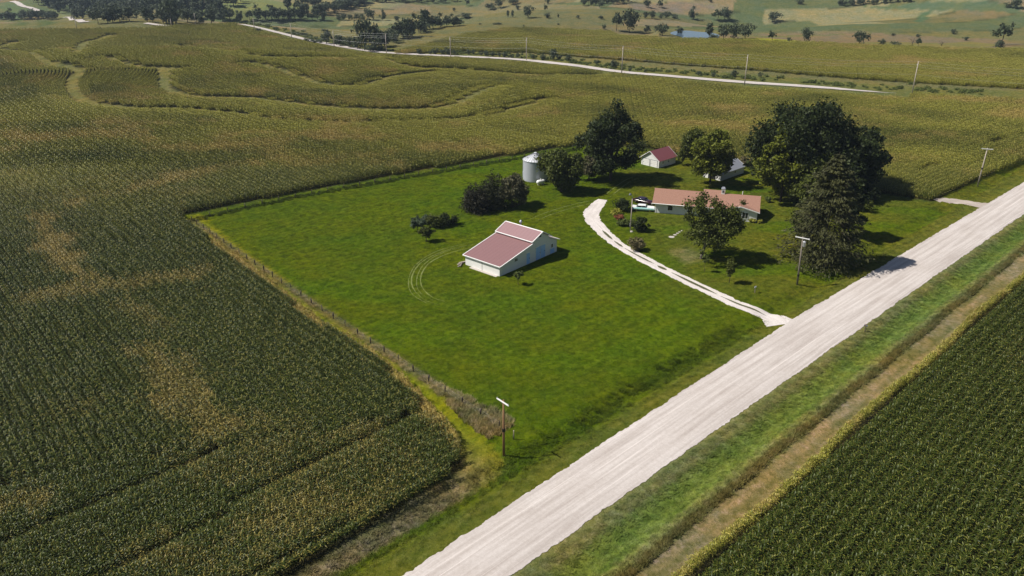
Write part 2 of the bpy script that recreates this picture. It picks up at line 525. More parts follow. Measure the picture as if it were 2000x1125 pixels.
M['white'] = plain('white_paint', (0.76, 0.75, 0.72), 0.55, var=0.05, scale=1.2, dirt=0.2)
M['white_trim'] = plain('white_trim', (0.80, 0.79, 0.77), 0.5, var=0.04)
M['siding'] = ribbed('white_lap_siding', (0.70, 0.70, 0.68), 0.22, 'Z', 0.02, 0.6, 0, 0.05)
M['barn_wall'] = ribbed('white_barn_boards', (0.74, 0.73, 0.70), 0.3, 'X', 0.02, 0.6, 0, 0.07)
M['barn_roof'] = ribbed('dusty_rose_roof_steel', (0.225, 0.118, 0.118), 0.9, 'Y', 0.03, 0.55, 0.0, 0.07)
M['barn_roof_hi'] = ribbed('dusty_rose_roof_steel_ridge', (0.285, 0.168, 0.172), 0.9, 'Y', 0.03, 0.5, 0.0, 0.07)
M['garage_roof'] = ribbed('maroon_roof_steel', (0.215, 0.07, 0.078), 0.6, 'X', 0.02, 0.5, 0.0, 0.08)
M['shed_roof'] = ribbed('grey_roof_steel', (0.30, 0.31, 0.34), 0.6, 'X', 0.02, 0.45, 0.2, 0.1)
m, t, b, N, L = nt('terracotta_shingles'); M['house_roof'] = m
co = objco(t)
c = mix(t, noise(t, co, 2.6, 6, 0.75), (0.195, 0.090, 0.060), (0.345, 0.185, 0.135))
c = mix(t, ramp(t, noise(t, co, 9.0, 3, 0.8), [(0.45, 0.0), (0.7, 0.55)]), c, (0.43, 0.27, 0.19))
L.new(c, b.inputs['Base Color']); b.inputs['Roughness'].default_value = 0.9
bk = N.new('ShaderNodeTexWave'); bk.bands_direction = 'Y'; bk.inputs['Scale'].default_value = 1.3; L.new(co, bk.inputs['Vector'])
bump(t, b, bk.outputs['Fac'], 0.5, 0.03)
M['blue_door'] = plain('pale_blue_paint', (0.36, 0.56, 0.86), 0.5, var=0.08)
M['glass'] = plain('dark_glass', (0.015, 0.02, 0.028), 0.08, var=0.2, spec=0.8)
M['dark'] = plain('opening_shade', (0.012, 0.012, 0.012), 0.8)  # near-black colour standing in for shade inside recess and openings
M['seam'] = plain('grey_seam', (0.35, 0.35, 0.34), 0.6)
M['concrete'] = plain('concrete', (0.46, 0.42, 0.38), 0.9, var=0.2, scale=4)
M['wood_pole'] = plain('brown_pole_wood', (0.24, 0.13, 0.06), 0.8, var=0.3, scale=6)
M['grey_wood'] = plain('weathered_grey_wood', (0.20, 0.17, 0.14), 0.85, var=0.3, scale=6)
M['pale_wood'] = plain('pale_weathered_wood', (0.42, 0.36, 0.31), 0.85, var=0.2, scale=6)
M['post_wood'] = plain('dark_fence_wood', (0.085, 0.065, 0.05), 0.9, var=0.3, scale=6)
M['wire'] = plain('wire', (0.30, 0.30, 0.30), 0.5, 0.6)
M['line'] = plain('power_conductor', (0.42, 0.42, 0.42), 0.45, 0.3)
M['galv'] = plain('galvanised_steel', (0.50, 0.52, 0.575), 0.45, 0.3, var=0.14, scale=1.6)
M['galv_roof'] = plain('galvanised_roof', (0.60, 0.61, 0.64), 0.5, 0.2, var=0.08)
M['galv_rib'] = plain('galvanised_rib', (0.22, 0.23, 0.25), 0.5, 0.2, var=0.08)
M['galv_dark'] = plain('galvanised_dark', (0.10, 0.11, 0.125), 0.5, 0.3)
M['black'] = plain('black_iron', (0.015, 0.014, 0.013), 0.5)
M['porcelain'] = plain('porcelain', (0.42, 0.42, 0.42), 0.3)
M['bark'] = plain('bark', (0.075, 0.055, 0.04), 0.95, var=0.35, scale=5)
M['grey_bark'] = plain('grey_bark', (0.14, 0.12, 0.10), 0.95, var=0.35, scale=5)
M['turq'] = plain('turquoise_enamel', (0.40, 0.68, 0.65), 0.25, var=0.03, spec=0.6)
M['cream'] = plain('cream_enamel', (0.80, 0.80, 0.78), 0.22, var=0.03, spec=0.6)
M['maroon'] = plain('dark_maroon_enamel', (0.028, 0.008, 0.014), 0.2, var=0.1, spec=0.6)
M['violet'] = plain('dark_violet_vinyl', (0.022, 0.014, 0.045), 0.5, var=0.1)
M['chrome'] = plain('chrome', (0.7, 0.7, 0.7), 0.2, 1.0, var=0.02)
M['rubber'] = plain('rubber', (0.02, 0.02, 0.02), 0.8)
M['lamp'] = plain('lamp_glass', (0.7, 0.68, 0.6), 0.2)
M['hay'] = plain('cut_stubble', (0.26, 0.17, 0.11), 0.95, var=0.3, scale=2)

M['lf_dark'] = leafmat('leaf_dark_green', (0.004, 0.009, 0.002), (0.044, 0.060, 0.013))
M['lf_mid'] = leafmat('leaf_mid_green', (0.007, 0.014, 0.002), (0.115, 0.135, 0.020))
M['lf_maple'] = leafmat('leaf_yellow_green', (0.008, 0.018, 0.002), (0.185, 0.205, 0.018))
M['lf_olive'] = leafmat('leaf_olive_grey', (0.030, 0.034, 0.014), (0.170, 0.155, 0.080))
M['lf_cedar'] = leafmat('needle_cedar', (0.008, 0.012, 0.005), (0.045, 0.048, 0.014), transl=0.05)
M['lf_purple'] = leafmat('leaf_dusky_purple', (0.008, 0.009, 0.005), (0.036, 0.032, 0.016), transl=0.05)
M['lf_spruce'] = leafmat('needle_spruce', (0.006, 0.009, 0.002), (0.088, 0.090, 0.028), transl=0.05)
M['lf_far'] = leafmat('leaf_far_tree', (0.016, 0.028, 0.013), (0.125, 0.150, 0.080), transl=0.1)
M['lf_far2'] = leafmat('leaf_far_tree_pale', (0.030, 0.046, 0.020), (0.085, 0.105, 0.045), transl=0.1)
M['lf_dead'] = leafmat('twigs_grey', (0.12, 0.10, 0.085), (0.22, 0.19, 0.165), transl=0.0)
M['lf_brush'] = leafmat('leaf_brush', (0.040, 0.058, 0.012), (0.15, 0.18, 0.045))
M['lf_tan'] = leafmat('leaf_tan_grass', (0.09, 0.085, 0.035), (0.22, 0.18, 0.09))
M['lf_yellow'] = leafmat('leaf_yellow', (0.16, 0.17, 0.02), (0.36, 0.34, 0.05))
M['lf_red'] = leafmat('leaf_rust', (0.16, 0.06, 0.03), (0.34, 0.13, 0.06))
M['lf_wax'] = leafmat('leaf_iris', (0.035, 0.06, 0.03), (0.12, 0.15, 0.09))

# ------------------------------------------------------------------ the ground
def axis(lo, hi, fine_lo, fine_hi, step, grow):
    a = list(np.arange(fine_lo, fine_hi + 1e-6, step))
    s, v = step, a[-1]
    while v < hi:
        s = min(s * grow, 45 if v < 1400 else 200); v += s; a.append(v)
    s, v, pre = step, a[0], []
    while v > lo:
        s = min(s * grow, 45 if v > -1400 else 200); v -= s; pre.append(v)
    return np.array(pre[::-1] + a)
GX = axis(-3000, 3000, -110, 170, 0.9, 1.02)
GY = axis(-300, 4500, 45, 260, 0.9, 1.011)
X, Y = np.meshgrid(GX, GY)
Z = terr(X, Y)
nx, ny = len(GX), len(GY)
idx = np.arange(nx * ny).reshape(ny, nx)
Q = np.stack([idx[:-1, :-1], idx[:-1, 1:], idx[1:, 1:], idx[1:, :-1]], -1).reshape(-1, 4)

def cover(x, y):
    s, n = sn(x, y)
    c = np.zeros(x.shape + (3,))
    def put(mask, col):
        mk = np.clip(mask, 0, 1)[..., None]
        c[:] = c * (1 - mk) + np.array(col) * mk
    c[:] = (0.155, 0.145, 0.062)
    put(0.9 * smooth(0.40, 0.62, fbm(x / 130, y / 70, 21)) * smooth(480, 640, y), (0.19, 0.155, 0.085))
    put(0.8 * smooth(0.55, 0.68, fbm(x / 160, y / 60, 31)) * smooth(600, 700, y), (0.115, 0.135, 0.065))
    put(0.5 * smooth(0.47, 0.5, np.abs(fbm(x / 90, y / 40, 41) - 0.5) * -1 + 0.5) * smooth(600, 700, y), (0.07, 0.085, 0.035))
    fa = smooth(610, 660, y) + (x < -150) * smooth(560, 600, y)
    u_, v_ = (y + 22 * np.sin(x / 105) + 12 * np.sin(x / 47)) / 38.0, (x + 35 * np.sin(y / 90)) / 115.0
    iu, iv = np.floor(u_), np.floor(v_ + 0.37 * (np.floor(u_) % 3))
    hsh = np.modf(np.abs(np.sin(iu * 12.9898 + iv * 78.233) * 43758.5453))[0]
    put(np.clip(fa, 0, 1) * 0.9 * (hsh < 0.4), (0.235, 0.190, 0.115))
    put(np.clip(fa, 0, 1) * 0.9 * ((hsh > 0.4) & (hsh < 0.62)), (0.105, 0.132, 0.062))
    put(np.clip(fa, 0, 1) * 0.85 * (hsh > 0.85), (0.26, 0.235, 0.125))
    put(np.clip(fa, 0, 1) * 0.75 * (np.abs(np.modf(u_)[0] - 0.5) > 0.455), (0.055, 0.068, 0.03))
    for poly, col in FAR_COVER:
        put(inpoly(x + 5 * (fbm(x / 14, y / 14, 5) - 0.5), y + 6 * (fbm(x / 14, y / 14, 7) - 0.5), poly).astype(float), col)
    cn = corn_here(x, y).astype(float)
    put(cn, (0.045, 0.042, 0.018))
    for L, w in STRIPS:
        q = pdist(x, y, L)
        put(0.9 * (1 - smooth(w * 0.9, w * 1.6, q)) * (1 - cn), (0.185, 0.165, 0.060))
        put(0.5 * (1 - smooth(w * 0.3, w * 0.8, q)) * (1 - cn), (0.125, 0.13, 0.042))
    q = np.abs(y - far_road_y(x)) * (x > FAR_ROAD[-1, 0])
    put((x > FAR_ROAD[-1, 0]) * (q < 22) * (1 - cn), (0.135, 0.140, 0.045))
    cl = inpoly(x, y, CLEAR).astype(float)
    put(cl, (0.090, 0.127, 0.006))                                            # mown lawn
    put(cl * smooth(24, 36, x) * smooth(120, 140, y) * 0.8, (0.122, 0.132, 0.016))
    put(cl * (n > 57) * smooth(0.5, 0.75, fbm(x / 18, y / 9, 12)) * 0.8, (0.086, 0.142, 0.006))
    w = pdist(x, y, FENCE_W)
    west = cl * (pdist(x, y, EDGE_W) < 4.5)
    put(west * 0.9, (0.23, 0.24, 0.010))
    put(cl * (1 - smooth(0.5, 1.6, pdist(x, y, EDGE_W))) * 0.9, (0.30, 0.27, 0.03))
    put(cl * (1 - smooth(0.6, 1.4, w)) * 0.7, (0.13, 0.10, 0.06))
    put(cl * (1 - smooth(0.5, 2.4, pdist(x, y, EDGE_N))) * 0.8, (0.075, 0.10, 0.02))
    # verges of the gravel road
    put(cl * (n > 50) * (1 - smooth(55, 57.5, n)) * 0.8, (0.125, 0.135, 0.025))
    sw = smooth(42, 38, s) if False else (1 - smooth(46, 58, s))
    put(cl * sw * smooth(57.5, 58.5, n) * 0.9, (0.25, 0.205, 0.115))
    put(cl * sw * smooth(59.2, 60.4, n) * 0.8, (0.14, 0.13, 0.055))
    put(cl * (n < 48), (0.165, 0.225, 0.045))
    put(cl * (n < 48) * smooth(41.4, 43.0, n) * 0.8, (0.20, 0.19, 0.08))
    put(cl * (1 - smooth(36.9, 39.0, n)) * 0.75, (0.24, 0.215, 0.09))
    st = cl * (1 - smooth(35.6, 36.0, n))
    put(st, (0.29, 0.225, 0.12))
    put(st * smooth(0.45, 0.7, fbm(s / 6, n * 1.1, 13)) * 0.75, (0.155, 0.145, 0.045))
    put(st * (1 - smooth(31.9, 33.2, n)) * 0.7, (0.17, 0.155, 0.055))
    # worn spot beside the drive
    q = np.hypot((x - 36.3) / 4.5, (y - 151.5) / 6.0) + 0.9 * (fbm(x / 2.2, y / 2.2, 9) - 0.5)
    put((1 - smooth(0.3, 1.0, q)) * 0.55, (0.26, 0.22, 0.11))
    return c
FAR_COVER = [(gps(p), c) for p, c in [
    ([(1400, 70), (1500, 66), (1700, 64), (1960, 76), (2000, 88), (1960, 95), (1700, 90), (1500, 82)], (0.20, 0.155, 0.092)),
    ([(1430, 77), (1480, 74), (1560, 80), (1545, 84), (1440, 82)], (0.25, 0.25, 0.035)),
    ([(1640, 85), (1900, 80), (1960, 90), (1800, 94)], (0.19, 0.17, 0.06)),
    ([(1360, 62), (1900, 60), (2000, 70), (2000, 76), (1700, 64), (1400, 68)], (0.16, 0.15, 0.06)),
    ([(1680, 12), (1850, 2), (2000, 10), (2000, 28), (1830, 20), (1720, 18)], (0.105, 0.140, 0.075)),
    ([(1780, 42), (1805, 22), (1822, 22), (1800, 44)], (0.09, 0.135, 0.065)),
    ([(1170, 14), (1250, 22), (1400, 26), (1400, 40), (1230, 32), (1180, 22)], (0.115, 0.14, 0.07)),
    ([(1225, 8), (1330, 2), (1400, 12), (1330, 24), (1240, 18)], (0.21, 0.170, 0.125)),
    ([(0, 5), (50, 2), (75, 24), (40, 36), (0, 36)], (0.115, 0.155, 0.075)),
    ([(95, 12), (120, 20), (230, 42), (150, 38), (110, 34)], (0.19, 0.20, 0.09)),
    ([(420, 2), (520, 0), (610, 12), (640, 20), (560, 26), (440, 22)], (0.185, 0.205, 0.085)),
    ([(840, 8), (1000, 4), (1160, 12), (1190, 32), (1000, 38), (850, 34)], (0.185, 0.165, 0.085)),
    ([(900, 38), (1390, 36), (1390, 44), (1180, 52), (930, 50)], (0.150, 0.145, 0.068)),
    ([(20, 38), (45, 37), (60, 50), (35, 52)], (0.09, 0.115, 0.045)),
    ([(70, 39), (95, 38), (112, 48), (80, 50)], (0.09, 0.115, 0.045)),
]]
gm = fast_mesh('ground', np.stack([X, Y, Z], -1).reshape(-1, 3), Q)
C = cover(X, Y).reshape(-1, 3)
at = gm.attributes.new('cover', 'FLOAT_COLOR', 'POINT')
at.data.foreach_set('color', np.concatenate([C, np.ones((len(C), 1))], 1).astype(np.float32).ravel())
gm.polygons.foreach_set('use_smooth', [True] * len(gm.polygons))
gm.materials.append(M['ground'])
go = bpy.data.objects.new('ground', gm); COL.objects.link(go)
tag(go, kind='structure')

# ------------------------------------------------------------------ roads, lanes, tracks
def ribbon(name, center, hw_l, hw_r, mat, lift=0.02, step=0.5, rag=0.25, cross=6, kind='structure', crown=0.0, seed=1):
    """a ragged-edged sheet along a centre line; hw may be arrays"""
    P = spline(center, step) if len(center) < 60 else np.asarray(center)
    d = np.gradient(P, axis=0); d /= np.linalg.norm(d, axis=1)[:, None] + 1e-9
    nrm = np.stack([-d[:, 1], d[:, 0]], 1)
    arc = np.concatenate([[0], np.cumsum(np.linalg.norm(np.diff(P, axis=0), axis=1))])
    hl = np.interp(arc, np.linspace(0, arc[-1], len(np.atleast_1d(hw_l))), np.atleast_1d(hw_l))
    hr = np.interp(arc, np.linspace(0, arc[-1], len(np.atleast_1d(hw_r))), np.atleast_1d(hw_r))
    hl = hl + rag * (2 * fbm(arc * 0.9, arc * 0 + 3, seed) - 1) + rag * 0.7 * (2 * fbm(arc * 0.16, arc * 0 + 1, seed + 5) - 1)
    hl = hl + rag * 0.7 * (2 * fbm(arc * 2.6, arc * 0 + 2, seed + 11, 3) - 1)
    hr = hr + rag * 0.7 * (2 * fbm(arc * 2.6, arc * 0 + 6, seed + 13, 3) - 1)
    hr = hr + rag * (2 * fbm(arc * 0.9, arc * 0 + 8, seed + 2) - 1) + rag * 0.7 * (2 * fbm(arc * 0.16, arc * 0 + 4, seed + 7) - 1)
    k = np.linspace(0, 1, cross)
    off = hl[:, None] * (1 - k)[None] - hr[:, None] * k[None]
    V = P[:, None, :] + nrm[:, None, :] * off[..., None]
    Zr = terr(V[..., 0], V[..., 1]) + lift + crown * (1 - np.abs(2 * k - 1) ** 2)[None]
    VV = np.concatenate([V, Zr[..., None]], -1)
    m_ = len(P)
    ii = np.arange(m_ * cross).reshape(m_, cross)
    F = np.stack([ii[:-1, :-1], ii[:-1, 1:], ii[1:, 1:], ii[1:, :-1]], -1).reshape(-1, 4)[:, ::-1]
    me = fast_mesh(name, VV.reshape(-1, 3), F)
    uvl = me.uv_layers.new(name='UVMap')
    uv = np.stack([np.repeat(arc, cross), off.ravel()], 1)
    li = np.zeros(len(me.loops), np.int32); me.loops.foreach_get('vertex_index', li)
    uvl.data.foreach_set('uv', uv[li].astype(np.float32).ravel())
    me.materials.append(mat)
    me.polygons.foreach_set('use_smooth', [True] * len(me.polygons))
    o = bpy.data.objects.new(name, me); COL.objects.link(o)
    if kind: o['kind'] = kind
    return o
ss = np.arange(-40, 420, 0.2)
mid = np.stack(from_sn(ss, (road_left(ss) + road_right(ss)) / 2), 1)
hw = (road_left(ss) - road_right(ss)) / 2
ribbon('gravel_road', mid, hw, hw, M['gravel'], 0.05, 0.2, 0.22, 14, crown=0.12)

DRIVE = gps([(1528, 634), (1500, 619), (1440, 594), (1360, 557), (1280, 518), (1215, 483), (1180, 455), (1158, 430), (1156, 415), (1165, 402), (1178, 390)])
DR = spline(DRIVE, 0.18)
ua = np.linspace(0, 1, 40)
hwd = np.interp(ua, [0, 0.04, 0.1, 0.55, 0.75, 0.85, 0.95, 1], [3.2, 1.9, 1.45, 1.35, 1.75, 1.9, 1.7, 1.1])
ribbon('driveway', DR, hwd, hwd, M['drive'], 0.035, 0.35, 0.3, 7, seed=3)
# the grassy hump between the wheel tracks of the drive, in ragged runs
k = 0
i0 = int(len(DR) * 0.06)
i1 = int(len(DR) * 0.70)
i = i0
while i < i1:
    ln = random.randint(16, 70)
    seg = DR[i:min(i + ln, i1)]
    if len(seg) > 4:
        w = 0.24 + 0.2 * random.random()
        a_ = np.array([0.03, w, w, w * 0.8, 0.03])
        me_c = M['ground_strip'] if 'ground_strip' in M else None
        if me_c is None:
            M['ground_strip'] = me_c = plain('drive_centre_grass', (0.085, 0.085, 0.035), 0.95, var=0.5, scale=5)
        ribbon('drive_centre_grass', seg + np.array([[0.15, 0.1]]), a_, a_, me_c, 0.055, 0.35, 0.07, 3, seed=5 + k)
    i += ln + random.randint(2, 6); k += 1
LANE = gps([(1932, 404), (1905, 399), (1880, 394), (1850, 391), (1828, 392)])
ribbon('field_lane', LANE, [3.0, 2.0, 1.6, 1.5, 1.0], [3.0, 2.0, 1.6, 1.5, 1.0], M['drive_dirt'], 0.03, 0.4, 0.5, 7, seed=8)
ribbon('far_gravel_road', FAR_ROAD[2:], [0.2] + [2.7] * 14, [0.2] + [2.7] * 14, M['gravel'], 0.25, 3.0, 0.4, 5, seed=9)
ribbon('far_gravel_road', gps([(332, 52), (318, 51), (300, 48), (284, 46)]), 2.6, 2.6, M['gravel'], 0.4, 3.0, 0.4, 5, seed=10)
ribbon('far_gravel_road', gps([(172, 43), (155, 40), (140, 37), (128, 34)]), 2.6, 2.6, M['gravel'], 0.4, 3.0, 0.4, 5, seed=10)
ribbon('far_gravel_road', gps([(76, 22), (60, 16), (40, 10), (24, 3)]), 3.0, 3.0, M['gravel'], 0.5, 3.0, 0.4, 5, seed=11)
M['track'] = plain('pressed_grass', (0.16, 0.185, 0.045), 0.9, var=0.4, scale=2.0)
def wheel_tracks(center, gauge, seed, w=0.11):
    P = spline(gps(center), 0.5)
    d = np.gradient(P, axis=0); d /= np.linalg.norm(d, axis=1)[:, None]
    nr = np.stack([-d[:, 1], d[:, 0]], 1)
    for sd in (-1, 1):
        ribbon('wheel_track', P + nr * sd * gauge / 2, [0.02, w, w, w, 0.02], [0.02, w, w, w, 0.02], M['track'], 0.02, 0.5, 0.1, 3, seed=seed + sd)
wheel_tracks([(935, 478), (880, 490), (835, 510), (815, 535), (815, 560), (835, 582), (862, 592)], 1.7, 20)
wheel_tracks([(920, 476), (860, 492), (822, 515), (806, 545), (812, 572), (840, 590)], 1.5, 24, 0.08)
wheel_tracks([(1185, 384), (1205, 368), (1225, 354), (1245, 345)], 1.7, 28)
wheel_tracks([(1168, 392), (1120, 402), (1075, 416), (1040, 430)], 1.8, 32, 0.1)

# pond in the valley beyond the far road
mb = MB()
th_ = np.linspace(0, 2 * np.pi, 41)[:-1]
rr_ = 1 + 0.10 * np.sin(3 * th_ + 1) + 0.06 * np.sin(5 * th_)
mb.add([(POND[0] + 16 * math.cos(a_) * r_, POND[1] + 30 * math.sin(a_) * r_, POND[2] - 0.45) for a_, r_ in zip(th_, rr_)], [tuple(range(40))])
M['water'] = plain('pond_water', (0.10, 0.15, 0.21), 0.06, var=0.1, spec=0.7)
tag(mb.build('pond_water', M['water']), kind='structure')

# ------------------------------------------------------------------ scattering of uncountable growth
PROTO = bpy.data.collections.new('growth_prototypes')
def scatter(name, protos, P, rotz, scl, label, cat=None, nrm=None, dry=None, tint=None, ripe=None, seed=0):
    """one object of kind stuff: prototype tufts placed on points with geometry nodes"""
    col = bpy.data.collections.new(name + '_prototypes')
    for k_, me in enumerate(protos):
        po = bpy.data.objects.new('%s_tuft_%02d' % (name, k_), me)
        col.objects.link(po)
    n = len(P)
    me = bpy.data.meshes.new(name)
    me.vertices.add(n)
    me.vertices.foreach_set('co', np.asarray(P, np.float32).ravel())
    rot = np.zeros((n, 3), np.float32)
    rot[:, 2] = rotz
    def put(nm, ty, key, arr):
        a_ = me.attributes.new(nm, ty, 'POINT'); a_.data.foreach_set(key, np.asarray(arr).ravel())
    put('rot', 'FLOAT_VECTOR', 'vector', rot)
    s3 = np.asarray(scl, np.float32)
    if s3.ndim == 1: s3 = np.repeat(s3[:, None], 3, 1)
    put('scl', 'FLOAT_VECTOR', 'vector', s3)
    put('pick', 'INT', 'value', np.random.default_rng(seed).integers(0, len(protos), n).astype(np.int32))
    if dry is not None: put('dry', 'FLOAT', 'value', np.asarray(dry, np.float32))
    if ripe is not None: put('ripe', 'FLOAT', 'value', np.asarray(ripe, np.float32))
    if tint is not None:
        a_ = me.attributes.new('tint', 'FLOAT_COLOR', 'POINT')
        a_.data.foreach_set('color', np.concatenate([tint, np.ones((n, 1))], 1).astype(np.float32).ravel())
    o = bpy.data.objects.new(name, me); COL.objects.link(o)
    g = bpy.data.node_groups.new(name + '_scatter', 'GeometryNodeTree')
    g.interface.new_socket('Geometry', in_out='INPUT', socket_type='NodeSocketGeometry')
    g.interface.new_socket('Geometry', in_out='OUTPUT', socket_type='NodeSocketGeometry')
    N_, L_ = g.nodes, g.links
    gi, gout = N_.new('NodeGroupInput'), N_.new('NodeGroupOutput')
    ci = N_.new('GeometryNodeCollectionInfo'); ci.inputs['Collection'].default_value = col
    ci.inputs['Separate Children'].default_value = True; ci.inputs['Reset Children'].default_value = True
    ip = N_.new('GeometryNodeInstanceOnPoints'); ip.inputs['Pick Instance'].default_value = True
    L_.new(gi.outputs[0], ip.inputs['Points']); L_.new(ci.outputs[0], ip.inputs['Instance'])
    for nm, ty, sock in (('rot', 'FLOAT_VECTOR', 'Rotation'), ('scl', 'FLOAT_VECTOR', 'Scale'), ('pick', 'INT', 'Instance Index')):
        na = N_.new('GeometryNodeInputNamedAttribute'); na.data_type = ty; na.inputs['Name'].default_value = nm
        L_.new(na.outputs['Attribute'], ip.inputs[sock])
    L_.new(ip.outputs[0], gout.inputs[0])
    md = o.modifiers.new('scatter', 'NODES'); md.node_group = g
    tag(o, label, cat, kind='stuff')
    return o

def strips(base, az, length, width, rise, droop, roll, seg=3):
    """arching leaf blades as tapered strips (vectorised)"""
    n = len(base)
    t = np.linspace(0, 1, seg + 1)
    wprof = np.sin(np.clip(t * 0.86 + 0.14, 0, 1) * np.pi) ** 0.7
    wprof[-1] = 0.08
    dirx, diry = np.cos(az), np.sin(az)
    V = np.zeros((n, seg + 1, 2, 3))
    for k_ in range(seg + 1):
        r = length * t[k_] * (1 - 0.18 * t[k_] * droop)
        z = rise * t[k_] - droop * length * t[k_] ** 2 * 0.9
        cx = base[:, 0] + dirx * r; cy = base[:, 1] + diry * r; cz = base[:, 2] + z
        hwid = width * wprof[k_] / 2
        for sd in (0, 1):
            sg = 1 if sd else -1
            V[:, k_, sd, 0] = cx - diry * hwid * sg * np.cos(roll)
            V[:, k_, sd, 1] = cy + dirx * hwid * sg * np.cos(roll)
            V[:, k_, sd, 2] = cz + hwid * sg * np.sin(roll)
    ii = np.arange(n * (seg + 1) * 2).reshape(n, seg + 1, 2)
    F = np.stack([ii[:, :-1, 0], ii[:, 1:, 0], ii[:, 1:, 1], ii[:, :-1, 1]], -1).reshape(-1, 4)
    return V.reshape(-1, 3), F

def corn_patch(name, rows, length, step, leaves, seed, wide=1.0, seg=3, mats=('corn_leaf', 'corn_tassel')):
    r_ = np.random.default_rng(seed)
    VV, FF, MI, b_ = [], [], [], 0
    pos = []
    for k_ in range(rows):
        n = int(round(length / step))
        xs = (np.arange(n) + 0.5) * step - length / 2 + r_.normal(0, step * 0.25, n)
        ys = (k_ + 0.5) * 0.76 - rows * 0.38 + r_.normal(0, 0.05, n)
        pos.append(np.stack([xs, ys], 1))
    pos = np.vstack(pos); n = len(pos)
    hgt = r_.normal(2.36, 0.12, n) * np.repeat([1.0 if k_ % 2 == 0 else 0.74 for k_ in range(rows)], n // rows)
    def push(V, F, mi):
        nonlocal b_
        VV.append(V); FF.append(F + b_); MI.append(np.full(len(F), mi)); b_ += len(V)
    # stalks: two crossed blades
    for az0 in (0.0, 1.57):
        bs = np.concatenate([pos, np.zeros((n, 1))], 1)
        a_ = np.full(n, az0)
        V = np.zeros((n, 4, 3))
        w = 0.02 * wide
        for j_, (sx, zz) in enumerate(((-1, 0), (1, 0), (1, 1), (-1, 1))):
            V[:, j_, 0] = bs[:, 0] + np.cos(a_) * w * sx
            V[:, j_, 1] = bs[:, 1] + np.sin(a_) * w * sx
            V[:, j_, 2] = hgt * zz
        push(V.reshape(-1, 3), np.arange(n * 4).reshape(n, 4), 0)
    az0 = r_.uniform(0, 6.28, n)
    for q in range(leaves):
        f = (q + 0.6) / leaves
        bs = np.concatenate([pos, (hgt * (0.25 + 0.68 * f))[:, None]], 1)
        az = az0 + q * 3.14 + r_.normal(0, 0.45, n)
        ln = r_.normal(0.58, 0.08, n) * (1.0 - 0.35 * max(0, f - 0.6) / 0.4)
        V, F = strips(bs, az, ln, r_.normal(0.095, 0.012, n) * wide, r_.normal(0.46, 0.1, n) * (0.6 + f * 0.6), r_.uniform(0.4, 0.95, n), r_.normal(0, 0.5, n), seg)
        push(V, F, 0)
    # tassels
    for q in range(3):
        bs = np.concatenate([pos, hgt[:, None] - 0.05], 1)
        V, F = strips(bs, r_.uniform(0, 6.28, n), r_.uniform(0.05, 0.16, n), np.full(n, 0.035 * wide), r_.normal(0.30, 0.05, n), np.full(n, 0.1), r_.normal(0, 0.8, n), 1)
        push(V, F, 1)
    me = fast_mesh(name, np.vstack(VV), np.vstack(FF))
    me.materials.append(M[mats[0]]); me.materials.append(M[mats[1]])
    me.polygons.foreach_set('material_index', np.concatenate(MI).astype(np.int32))
    return me
CORN_NEAR = [corn_patch('corn_clump_%d' % k_, 2, 1.5, 0.19, 8, 100 + k_) for k_ in range(6)]
CORN_ARC = [corn_patch('corn_contour_%d' % k_, 1, 1.6, 0.2, 7, 260 + k_, 1.5, 2) for k_ in range(4)]
CORN_FAR = [corn_patch('corn_block_%d' % k_, 4, 3.0, 0.30, 6, 200 + k_, 1.7, 2) for k_ in range(5)]

def frustum(x, y, near=58.0):
    """ground the photograph (or a step to the side of it) can see, with a margin"""
    dep = y * _pc + CAM_H * _ps
    return (np.abs(x) < dep * (1000 / FPX) * 1.06 + 6) & (y > near)
def grid_points(lo, hi, ang, da, db, region):
    """lattice aligned with a row direction"""
    c_, s_ = math.cos(ang), math.sin(ang)
    A = np.arange(lo[0], hi[0], da); B = np.arange(lo[1], hi[1], db)
    AA, BB = np.meshgrid(A, B)
    AA, BB = AA.ravel(), BB.ravel()
    x, y = AA * c_ - BB * s_, AA * s_ + BB * c_
    k_ = frustum(x, y)
    x, y = x[k_], y[k_]
    k_ = region(x, y)
    return x[k_], y[k_]
FANG = R(-49.2)                              # the rows run with the west fence
HEADLAND = 104.0                             # rows near the gravel road run with the road
NEAR_LIM = 215.0
def head_zone(x, y):
    s, n = sn(x, y)
    return (n < 78 + 20 * smooth(20, -60, s) if False else n < np.interp(s, [-60, 10, 50, 90], [104, 96, 76, 66])) & (x < 20)
def east_field(x, y):
    s, n = sn(x, y)
    return n < 31.3
x1, y1 = grid_points((-420, -420), (420, 420), FANG, 1.5, 1.52, lambda x, y: corn_here(x, y) & (y < NEAR_LIM) & ~head_zone(x, y) & ~east_field(x, y) & (sn(x, y)[1] > 58))
r1 = np.full(len(x1), FANG)
x2, y2 = grid_points((-420, -420), (420, 420), RD, 1.5, 1.52, lambda x, y: corn_here(x, y) & (y < NEAR_LIM) & head_zone(x, y) & (sn(x, y)[1] > 58))
r2 = np.full(len(x2), RD)
x3, y3 = grid_points((-420, -420), (420, 420), RD, 1.5, 1.52, lambda x, y: east_field(x, y) & (y < 230))
r3 = np.full(len(x3), RD)
ARC = gps([(0, 139), (325, 138), (326, 186), (240, 204), (150, 192), (0, 182)])
ARC_C = gp(-140, 172)
def arc_zone(x, y): return inpoly(x, y, ARC)
rr_ = np.arange(10, 260, 1.45)
ax_, ay_, ar_ = [], [], []
for r_ in rr_:
    t_ = np.arange(-1.5, 1.5, 1.5 / r_)
    ax_.append(ARC_C[0] + r_ * np.cos(t_)); ay_.append(ARC_C[1] + r_ * np.sin(t_)); ar_.append(t_ + math.pi / 2)
ax_, ay_, ar_ = map(np.concatenate, (ax_, ay_, ar_))
